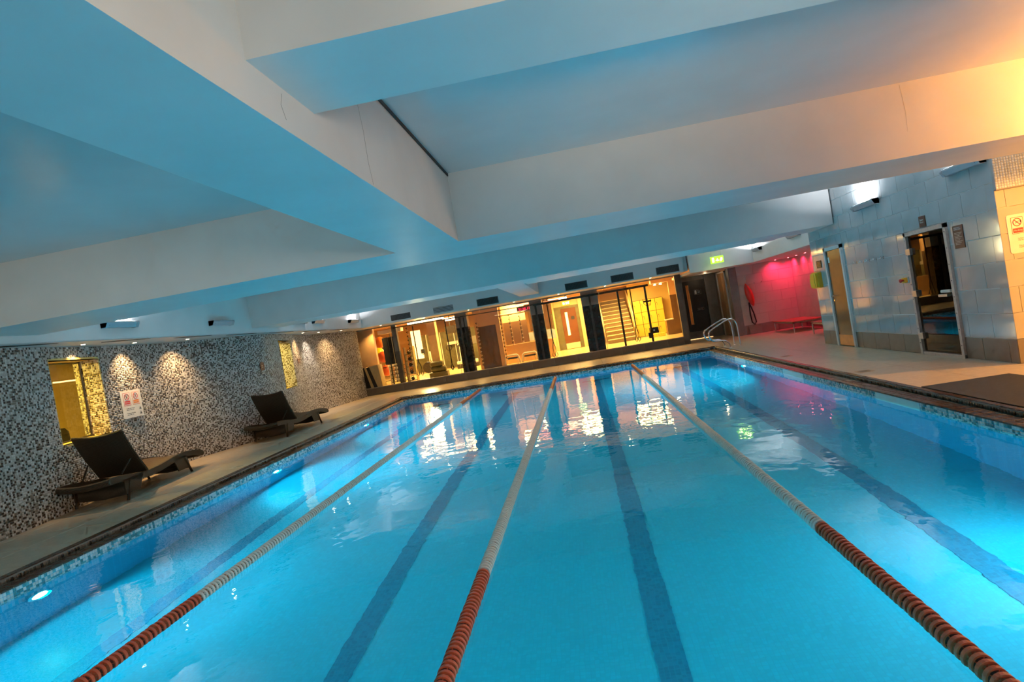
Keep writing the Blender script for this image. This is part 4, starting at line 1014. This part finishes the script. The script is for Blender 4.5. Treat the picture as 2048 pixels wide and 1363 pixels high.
# white dumbbell rack
t = thing('dumbbell_rack', 'pale dumbbell rack under the tall black screen', 'rack', (-7.35, 24.4, GZ))
for x in (-7.66, -6.98): box(x-.02, x+.02, 24.3, 24.6, GZ, 1.0).build('upright', 'pale', t)
for k in range(5): box(-7.64, -7.0, 24.3, 24.55, .30+k*.155, .32+k*.155).build('shelf', 'rig', t)
dbm = MB().cyl((-.07, 0, 0), (.07, 0, 0), .014, 8)
for s in (-1, 1): dbm.lathe([(.055, s*.045), (.066, s*.055), (.066, s*.10), (.055, s*.11)] if s > 0 else [(.055, -.11), (.066, -.10), (.066, -.055), (.055, -.045)], (0, 0, 0), 10, 'x')
db0 = None
for k in range(5):
    for j, x in enumerate((-7.50, -7.26)):
        z = .32+k*.155+.067
        lab = 'white dumbbell on rack shelf %s from the floor, %s' % (['lowest', 'second', 'third', 'fourth', 'top'][k], 'left one' if j == 0 else 'right one')
        if db0 is None:
            db0 = dbm.build('dumbbell', 'pale', None, True); o = db0
        else: o = db0.copy(); COL.objects.link(o)
        o.location = (x, 24.36, z); tag(o, lab, 'dumbbell', 'white dumbbells on the rack')
t = thing('kettlebell_rack', 'narrow rack of dark kettlebells right of the corner column', 'rack', (-6.68, 24.0, GZ))
box(-6.86, -6.84, 23.9, 24.2, GZ, 1.6).build('upright', 'brownpanel', t); box(-6.5, -6.48, 23.9, 24.2, GZ, 1.6).build('upright', 'tan', t)
kb0 = None
for k, z in enumerate([.30, .57, .85, 1.08, 1.33]):
    box(-6.84, -6.5, 23.95, 24.2, z-.03, z-.01).build('shelf', 'rig', t)
    if kb0 is None:
        kb0 = thing('kettlebell', '', 'kettlebell', (-6.70, 24.05, z), 'dark kettlebells on the narrow rack')
        MB().lathe([(.03, 0-.01), (.07, .02), (.075, .06), (.05, .10), (.02, .115)], (-6.70, 24.05, z), 14).build('bell', 'rig', kb0, True)
        MB().tube([(-6.74, 24.05, z+.09), (-6.745, 24.05, z+.15), (-6.70, 24.05, z+.17), (-6.655, 24.05, z+.15), (-6.66, 24.05, z+.09)], .011, 6).build('handle', 'rig', kb0, True); o = kb0
    else: o = dup(kb0, (-6.70, 24.05, z))
    o['label'] = 'dark kettlebell on the narrow rack, ' + ['bottom shelf', 'second shelf up', 'middle shelf', 'fourth shelf up', 'top shelf'][k]
# bolsters
for (x0, x1, z0, z1, lab) in ((-6.14, -5.50, .40, .63, 'fat olive bolster lying on the gym floor'), (-6.14, -5.60, .63, .84, 'smaller olive bolster stacked on top of the fat one')):
    rr_ = (z1-z0)/2; xc_ = [x0, x0+.02, x0+.06, x1-.06, x1-.02, x1]
    o = MB().tube([(x, 24.9, (z0+z1)/2) for x in xc_], [rr_*.6, rr_*.85, rr_, rr_, rr_*.85, rr_*.6], 16).build('bolster', 'olive', None, True); tag(o, lab, 'bolster')
box(-6.2, -5.45, 24.75, 25.1, GZ, .40).build('bolster_platform', 'olive'); bpy.data.objects['bolster_platform']['label'] = 'low olive platform under the bolsters'; bpy.data.objects['bolster_platform']['category'] = 'platform'
# cardio corner
t = thing('exercise_bike', 'white and black exercise bike beyond the hanging straps', 'exercise bike', (-6.5, 27.2, GZ))
MB().box(-6.95, -6.35, 27.1, 27.2, GZ, GZ+.08).box(-6.95, -6.9, 26.9, 27.4, GZ, GZ+.05).build('base', 'pale', t)
MB().tube([(-6.45, 27.15, GZ+.05), (-6.6, 27.15, .9), (-6.62, 27.15, 1.25)], .035, 8).build('frame', 'pale', t)
MB().cyl((-6.78, 27.1, .55), (-6.78, 27.2, .55), .25, 18).build('flywheel', 'rig', t)
cbox(-6.55, -6.3, 27.05, 27.25, 1.0, 1.08, .02).build('saddle', 'strap', t); cbox(-6.98, -6.84, 27.05, 27.25, 1.2, 1.4, .02).build('console', 'strap', t)
MB().tube([(-6.9, 26.95, 1.15), (-6.85, 27.15, 1.2), (-6.9, 27.35, 1.15)], .015, 6).build('handlebar', 'strap', t)
for i, x in enumerate((-5.55, -5.0)):
    t = thing('treadmill', 'dark treadmill under the wall screen, ' + ('nearer the peach column' if i == 0 else 'nearer the dark column'), 'treadmill', (x, 29, GZ), 'treadmills under the screen')
    cbox(x-.25, x+.22, 28.6, 30, GZ, GZ+.2, .02).build('deck', 'rig', t); cbox(x-.24, x+.2, 28.62, 28.72, GZ+.2, GZ+.34, .02).build('front_cover', 'pale', t)
    for s in (-.22, .2): MB().tube([(x+s, 29.6, GZ+.2), (x+s, 29.8, 1.35), (x+s, 29.3, 1.3)], .025, 8).build('handrail', 'pale', t)
    cbox(x-.24, x+.22, 29.7, 29.8, 1.2, 1.6, .02).build('console', 'graychair', t)
S('gym_wall_dark', MB().box(-8.6, -4.2, 31.3, 31.45, GZ, 2.05), 'olive')
S('gym_window_7', MB().box(-8.45, -7.95, 31.25, 31.3, .9, 2.35), 'warmglow')
for k in range(5): S('gym_mirror_frame', box(-7.7+k*.72, -7.66+k*.72, 31.2, 31.3, GZ, 2.05), 'pale')
S('gym_window_rail', MB().box(-6.6, -4.6, 31.0, 31.1, 1.35, 1.5), 'pale')
S('gym_cabinet', MB().box(-5.9, -4.4, 30.6, 31, GZ, 1.35), 'olive')
t = thing('wall_screen', 'dark flat television hanging from the gym ceiling', 'television', (-5.4, 27, 2.1))
cbox(-5.75, -5.25, 27, 27.06, 1.86, 2.2, .01).build('screen', 'rig', t); MB().cyl((-5.5, 27.03, 2.2), (-5.5, 27.03, 2.72), .02, 8).build('bracket', 'rig', t)
lamp('gym_window_light', 'AREA', (-7.4, 29.5, 1.9), 60, (1, .9, .45), (0, -1, -.2), size=.5, size_y=1.2)

# ------------------------------------------------------------------ lane ropes
def disc_mesh(name, mrim, mweb, mdot, dots=True):
    R, hw = .050, .011; n = 20
    verts = []; faces = []; mi = []
    def ring(r, y): 
        k = len(verts); verts.extend([(r*math.cos(2*PI*i/n), y, r*math.sin(2*PI*i/n)) for i in range(n)]); return k
    def band(a, b, m_):
        for i in range(n): faces.append((a+i, a+(i+1) % n, b+(i+1) % n, b+i)); mi.append(m_)
    a = ring(R, -hw); b = ring(R, hw); band(a, b, 0)
    for sgn, e in ((-1, a), (1, b)):
        c = ring(R*.82, sgn*hw); d = ring(R*.78, sgn*hw*.35); f = ring(R*.28, sgn*hw*.35); g = ring(R*.26, sgn*.022)
        order = ((e, c, 0), (c, d, 0), (d, f, 1), (f, g, 1))
        for p, q, m_ in order:
            (band(q, p, m_) if sgn < 0 else band(p, q, m_))
    for k in range(10 if dots else 5):
        g = 2*PI*(k+.5)/(10 if dots else 5); cx, cz = R*.58*math.cos(g), R*.58*math.sin(g)
        h = .0042 if dots else .0025
        u = (math.cos(g), math.sin(g)); v = (-u[1], u[0]); hu = h if dots else .014
        y = -hw*.35-.0015
        q0 = len(verts)
        for s1, s2 in ((-1, -1), (1, -1), (1, 1), (-1, 1)):
            verts.append((cx+u[0]*hu*s1+v[0]*h*s2, y, cz+u[1]*hu*s1+v[1]*h*s2))
        faces.append((q0, q0+1, q0+2, q0+3)); mi.append(2)
    me = bpy.data.meshes.new(name); me.from_pydata(verts, [], faces)
    for m_ in (mrim, mweb, mdot): me.materials.append(MT[m_])
    me.polygons.foreach_set('material_index', mi); me.update()
    return me
discs = {('r', 0): disc_mesh('float_disc', 'floatred', 'floatred', 'bead', True), ('r', 1): disc_mesh('float_disc', 'floatred', 'hole', 'floatred', False),
         ('w', 0): disc_mesh('float_disc', 'floatwhite', 'floatwhite', 'hole', True), ('w', 1): disc_mesh('float_disc', 'floatwhite', 'bead', 'floatwhite', False)}
for x, yr, yf, lab in ((-3.40, 4.72, 16.3, 'red and white float lane rope nearest the loungers'), (-.98, 4.48, 16.3, 'red and white float lane rope down the middle of the pool'), (1.43, 4.53, 16.2, 'red and white float lane rope nearest the steam room wall')):
    t = thing('lane_rope', lab, 'lane rope', (x, 10, -.13), 'lane ropes floating on the pool')
    MB().cyl((x, .25, -.13), (x, PY1, -.13), .006, 6).build('cable', 'rope', t)
    pit = .049; y = 2.35; k = 0; far = MB(); rest = [[], []]
    while y < PY1-.12:
        c = 'r' if (y < yr or y > yf) else 'w'
        if k < 298:
            o = bpy.data.objects.new('float', discs[(c, k % 2)]); COL.objects.link(o); o.location = (random.uniform(-.002, .002), y-10, random.uniform(-.002, .002)); o.rotation_euler = (0, random.uniform(0, 6.28), random.uniform(-.03, .03)); o.parent = t
        else:
            rest[0 if c == 'w' else 1].append(y)
        y += pit; k += 1
    for r_, m_ in ((rest[0], 'floatwhite'), (rest[1], 'floatred')):
        if r_:
            mb = MB()
            for y in r_: mb.lathe([(.014, -.022), (.02, -.006), (.049, -.011), (.049, .011), (.02, .006), (.014, .022)], (x, y, -.13), 14, 'y')
            mb.build('distant_floats', m_, t, kind='stuff')
    mb = MB()
    for i in range(60): pass
    near = MB()
    y = .6
    while y < 2.33: near.lathe([(.014, -.02), (.049, -.010), (.049, .010), (.014, .02)], (x, y, -.13), 12, 'y'); y += pit
    near.build('near_floats', 'floatred', t, kind='stuff')

# ------------------------------------------------------------------ loungers
def make_lounger():
    """built along +y from the head end; feet at y=0 and y=2.0"""
    t = thing('lounger', 'dark woven wicker lounger with raised back, beside the nearer yellow window', 'lounger', (0, 0, 0), 'wicker loungers along the mosaic wall')
    hwid = .40
    prof = [(-.34, .42), (-.15, .415), (.1, .39), (.4, .345), (.7, .325), (1.0, .335), (1.3, .365), (1.6, .395), (1.9, .40), (2.2, .37), (2.5, .31)]
    for s in (-1, 1):
        mb = MB(); vs = []; x0, x1 = s*hwid, s*(hwid-.045)
        for (y, z) in prof: vs += [(x0, y, z), (x1, y, z), (x1, y, z-.10), (x0, y, z-.10)]
        fs = [(0, 1, 2, 3), tuple(4*(len(prof)-1)+k for k in (3, 2, 1, 0))]
        for i in range(len(prof)-1):
            for k in range(4): fs.append((4*i+k, 4*i+4+k, 4*i+4+(k+1) % 4, 4*i+(k+1) % 4))
        mb.add(vs, fs); mb.build('side_rail', 'wicker', t)
        MB().tube([(s*(hwid-.01), .12, .30), (s*(hwid-.0), .0, 0)], .022, 8).build('leg', 'legmetal', t)
        MB().tube([(s*(hwid-.01), 1.82, .32), (s*(hwid-.0), 2.0, 0)], .022, 8).build('leg', 'legmetal', t)
        MB().tube([(s*.30, .10, .40), (s*.34, .33, .60)], .012, 8).build('back_strut', 'legmetal', t)
    # end bars
    mb = MB(); n = 12
    for (yy, zz, dy) in ((-.34, .37, -.05), (2.5, .26, .04)):
        pts = [((-1+2*i/n)*hwid, yy+dy*(1-(-1+2*i/n)**2), zz-.03*(1-(-1+2*i/n)**2)) for i in range(n+1)]
        MB().tube(pts, .05, 8).build('end_bar', 'wicker', t, True)
    # head-end tray between the rails
    MB().add([(-.36, -.3, .36), (.36, -.3, .36), (.36, .62, .30), (-.36, .62, .30)], [(0, 1, 2, 3)]).build('under_panel', 'wicker', t)
    # skirts
    MB().add([(-hwid, .05, .30), (hwid, .05, .30), (hwid, .03, .09), (0, .035, .06), (-hwid, .03, .09), (-hwid, .08, .30), (hwid, .08, .30), (hwid, .06, .09), (0, .065, .06), (-hwid, .06, .09)],
             [(0, 1, 2, 3, 4), (9, 8, 7, 6, 5), (4, 3, 8, 9), (3, 2, 7, 8)]).build('head_skirt', 'wicker', t)
    MB().add([(-hwid, 1.86, .33), (hwid, 1.86, .33), (hwid, 1.92, .09), (0, 1.915, .06), (-hwid, 1.92, .09), (-hwid, 1.89, .33), (hwid, 1.89, .33), (hwid, 1.95, .09), (0, 1.945, .06), (-hwid, 1.95, .09)],
             [(4, 3, 2, 1, 0), (5, 6, 7, 8, 9), (9, 8, 3, 4), (8, 7, 2, 3)]).build('foot_skirt', 'wicker', t)
    for s in (-1, 1):
        for (ya, yb, yt) in ((-.02, .50, .36), (1.35, 1.9, .36)):
            MB().prism([(ya if ya < 1 else ya+.1, .33), (yb, .33), (yb+.08 if ya > 1 else yb-.14, .10), ((ya if ya < 1 else ya+.22), .10)], 'x', s*hwid, s*(hwid-.02)).build('side_skirt', 'wicker', t)
    # woven seat surface
    mb = MB(); st = []; P2 = [(y, z-.012) for y, z in prof if y >= .55]; P2 = [(.62, .325)]+P2
    nx = 8; vs = []
    for (y, z) in P2:
        for i in range(nx+1):
            u = -1+2*i/nx; vs.append((u*.355, y, z-.05*(1-u*u)*.5))
    fs = [(j*(nx+1)+i, j*(nx+1)+i+1, (j+1)*(nx+1)+i+1, (j+1)*(nx+1)+i) for j in range(len(P2)-1) for i in range(nx)]
    vs2 = [(a, b, c-.02) for a, b, c in vs]; k0 = len(vs)
    mb.add(vs+vs2, fs+[tuple(k0+q for q in reversed(f)) for f in fs]); mb.build('seat', 'wickerseat', t, True)
    # reclined back, slightly dished at its top edge
    mb = MB(); vs = []; ny = 8
    for j in range(ny+1):
        v = j/ny; y = .66-.50*v-.03*math.sin(PI*v); z = .34+.73*v
        for i in range(nx+1):
            u = -1+2*i/nx; d = .045*(1-u*u)*v
            vs.append((u*.385, y+d*.3, z-d))
    fs = [(j*(nx+1)+i, j*(nx+1)+i+1, (j+1)*(nx+1)+i+1, (j+1)*(nx+1)+i) for j in range(ny) for i in range(nx)]
    vs2 = [(a, b-.03, c-.015) for a, b, c in vs]; k0 = len(vs)
    bd = []
    row = lambda j: [j*(nx+1)+i for i in range(nx+1)]
    top = row(ny); 
    for i in range(nx): bd.append((top[i], top[i+1], top[i+1]+k0, top[i]+k0))
    for j in range(ny):
        for e in (0, nx): bd.append((j*(nx+1)+e, (j+1)*(nx+1)+e, (j+1)*(nx+1)+e+k0, j*(nx+1)+e+k0))
    mb.add(vs+vs2, fs+[tuple(k0+q for q in reversed(f)) for f in fs]+bd); bk = mb.build('backrest', 'wicker', t, True)
    MB().tube([(vs[top[i]][0], vs[top[i]][1]-.012, vs[top[i]][2]) for i in range(nx+1)], .022, 8).build('top_roll', 'wicker', bk, True)
    for s in (-1, 1): MB().tube([(s*.385, .66-.50*v-.03*math.sin(PI*v)-.012, .34+.73*v) for v in np.linspace(0, 1, 8)], .02, 8).build('edge_roll', 'wicker', bk, True)
    MB().cyl((-.37, .36, .72), (.37, .36, .72), .014, 8).build('cross_bar', 'legmetal', bk)
    return t
lg = make_lounger()
a1 = math.atan2(.25, 2.0)
lg.location = (-7.63, 8.87, 0); lg.rotation_euler = (0, 0, a1)
l2 = dup(lg, (-7.52, 14.02, 0), 'dark woven wicker lounger with raised back, standing farther along near the slim window', .0)

# ------------------------------------------------------------------ pool ladder rails
for i, (y, sx) in enumerate(((18.85, 0), (19.55, 0))):
    t = thing('grab_rail', ('polished looping pool grab rail, ' + ('nearer one of the pair' if i == 0 else 'farther one by the pool corner')), 'handrail', (4.2, y, 0), 'chrome grab rails at the far pool corner')
    path = [(4.53, .01), (4.53, .35), (4.52, .62), (4.48, .74), (4.40, .81), (4.30, .82), (4.20, .79), (3.95, .68), (3.75, .575), (3.70, .52), (3.69, .45), (3.71, .36), (3.77, .28), (3.86, .245), (4.0, .235), (4.11, .22), (4.20, .16), (4.24, .08), (4.25, .01)]
    # smooth
    pts = []
    for j in range(len(path)-1):
        p0 = path[max(j-1, 0)]; p1 = path[j]; p2 = path[j+1]; p3 = path[min(j+2, len(path)-1)]
        for q in range(4):
            u = q/4; f = lambda a, b, c, d: .5*((2*b)+(-a+c)*u+(2*a-5*b+4*c-d)*u*u+(-a+3*b-3*c+d)*u**3)
            pts.append((f(p0[0], p1[0], p2[0], p3[0]), y, f(p0[1], p1[1], p2[1], p3[1])))
    pts.append((path[-1][0], y, path[-1][1]))
    MB().tube(pts, .021, 10).build('rail', 'chrome', t, True)
    for x in (4.53, 4.25): MB().lathe([(.05, 0), (.05, .008), (.028, .02), (.024, .02)], (x, y, 0), 16).build('base_flange', 'chrome', t, True)

# ------------------------------------------------------------------ floor mat, drains
tag(cbox(4.125, 5.17, 5.2, 8.42, 0.0005, .012, .003).build('floor_mat', 'floormat'), 'dark charcoal rubber mat on the deck beside the pool', 'mat')
for x, y, lab in ((4.32, 10.45, 'pale floor drain plate in front of the tinted door'), (-6.38, 10.6, 'pale floor drain plate beside the nearer lounger'), (4.35, 14.3, 'small floor drain plate in front of the brown wooden door')):
    t = thing('floor_drain', lab, 'drain', (x, y, 0))
    cbox(x-.11, x+.11, y-.11, y+.11, .0005, .004, .001).build('plate', 'kick' if x > 0 else 'pale', t)
    for k in range(4): box(x-.07, x+.07, y-.075+k*.045, y-.06+k*.045, .004, .0045).build('slot', 'vent', t)

# ------------------------------------------------------------------ signs on the mosaic wall
def on_wall(y): return float(WX(y))
ya, yb = 10.62, 11.15
xa_, xb_ = on_wall(ya)+.008, on_wall(yb)+.008
t = thing('rules_sign', 'white pool rules notice with two prohibition signs on the mosaic wall', 'sign', (xa_, (ya+yb)/2, 1.43))
xf = max(xa_, xb_, on_wall(10.9)+.008)
box(xf, xf+.006, ya, yb, 1.17, 1.68).build('board', 'signwhite', t)
for i, (y0, c) in enumerate(((ya+.06, 'red'), (ya+.29, 'orange'))):
    box(xf+.006, xf+.007, y0, y0+.18, 1.40, 1.64).build('sign_border', c, t)
    box(xf+.007, xf+.0078, y0+.006, y0+.174, 1.41, 1.634).build('panel', 'signwhite', t)
    yc_, zc_ = y0+.09, 1.565
    MB().tube([(xf+.009, yc_+.055*math.cos(2*PI*k/20), zc_+.055*math.sin(2*PI*k/20)) for k in range(20)], .005, 5, closed=True).build('prohibition_ring', 'red', t)
    MB().tube([(xf+.009, yc_-.038, zc_+.038), (xf+.009, yc_+.038, zc_-.038)], .004, 5).build('prohibition_bar', 'red', t)
    MB().tube([(xf+.0085, yc_-.02, zc_-.03), (xf+.0085, yc_, zc_), (xf+.0085, yc_+.02, zc_+.022)], .006, 5).build('figure', 'darktext', t)
    box(xf+.0078, xf+.0086, y0+.02, y0+.16, 1.425, 1.49).build('caption_panel', c, t)
text('No diving', .028, (xf+.009, ya+.15, 1.45), '+x', 'lettering', t, align='CENTER')
text('No running', .026, (xf+.009, ya+.38, 1.45), '+x', 'lettering', t, align='CENTER')
text('Surface may become\nslippery when wet', .026, (xf+.0065, ya+.10, 1.34), '+x', 'darktext', t)
text('No lifeguard on duty\nplease take care', .026, (xf+.0065, ya+.10, 1.25), '+x', 'darktext', t)
for z in (1.30, 1.21):
    MB().prism([(yb-.10, z), (yb-.04, z), (yb-.07, z+.055)], 'x', xf+.006, xf+.0075).build('warning_triangle', 'ventgrey', t)
for y, lab in ((14.85, 'brown plaque on the mosaic wall above the farther lounger'), (17.95, 'small brown plaque on the mosaic wall past the slim window')):
    x = max(on_wall(y-.1), on_wall(y+.1), on_wall(y))+.008; hh = .1 if y < 16 else .065
    o = cbox(x, x+.01, y-.09, y+.09, 1.73-hh, 1.73+hh, .002).build('wall_plaque', 'brownsign'); tag(o, lab, 'sign')
    for k in range(3): box(x+.01, x+.011, y-.03, y+.03, 1.70+k*.025, 1.71+k*.025).build('text_line', 'frame', o)
bpy.context.view_layer.update()
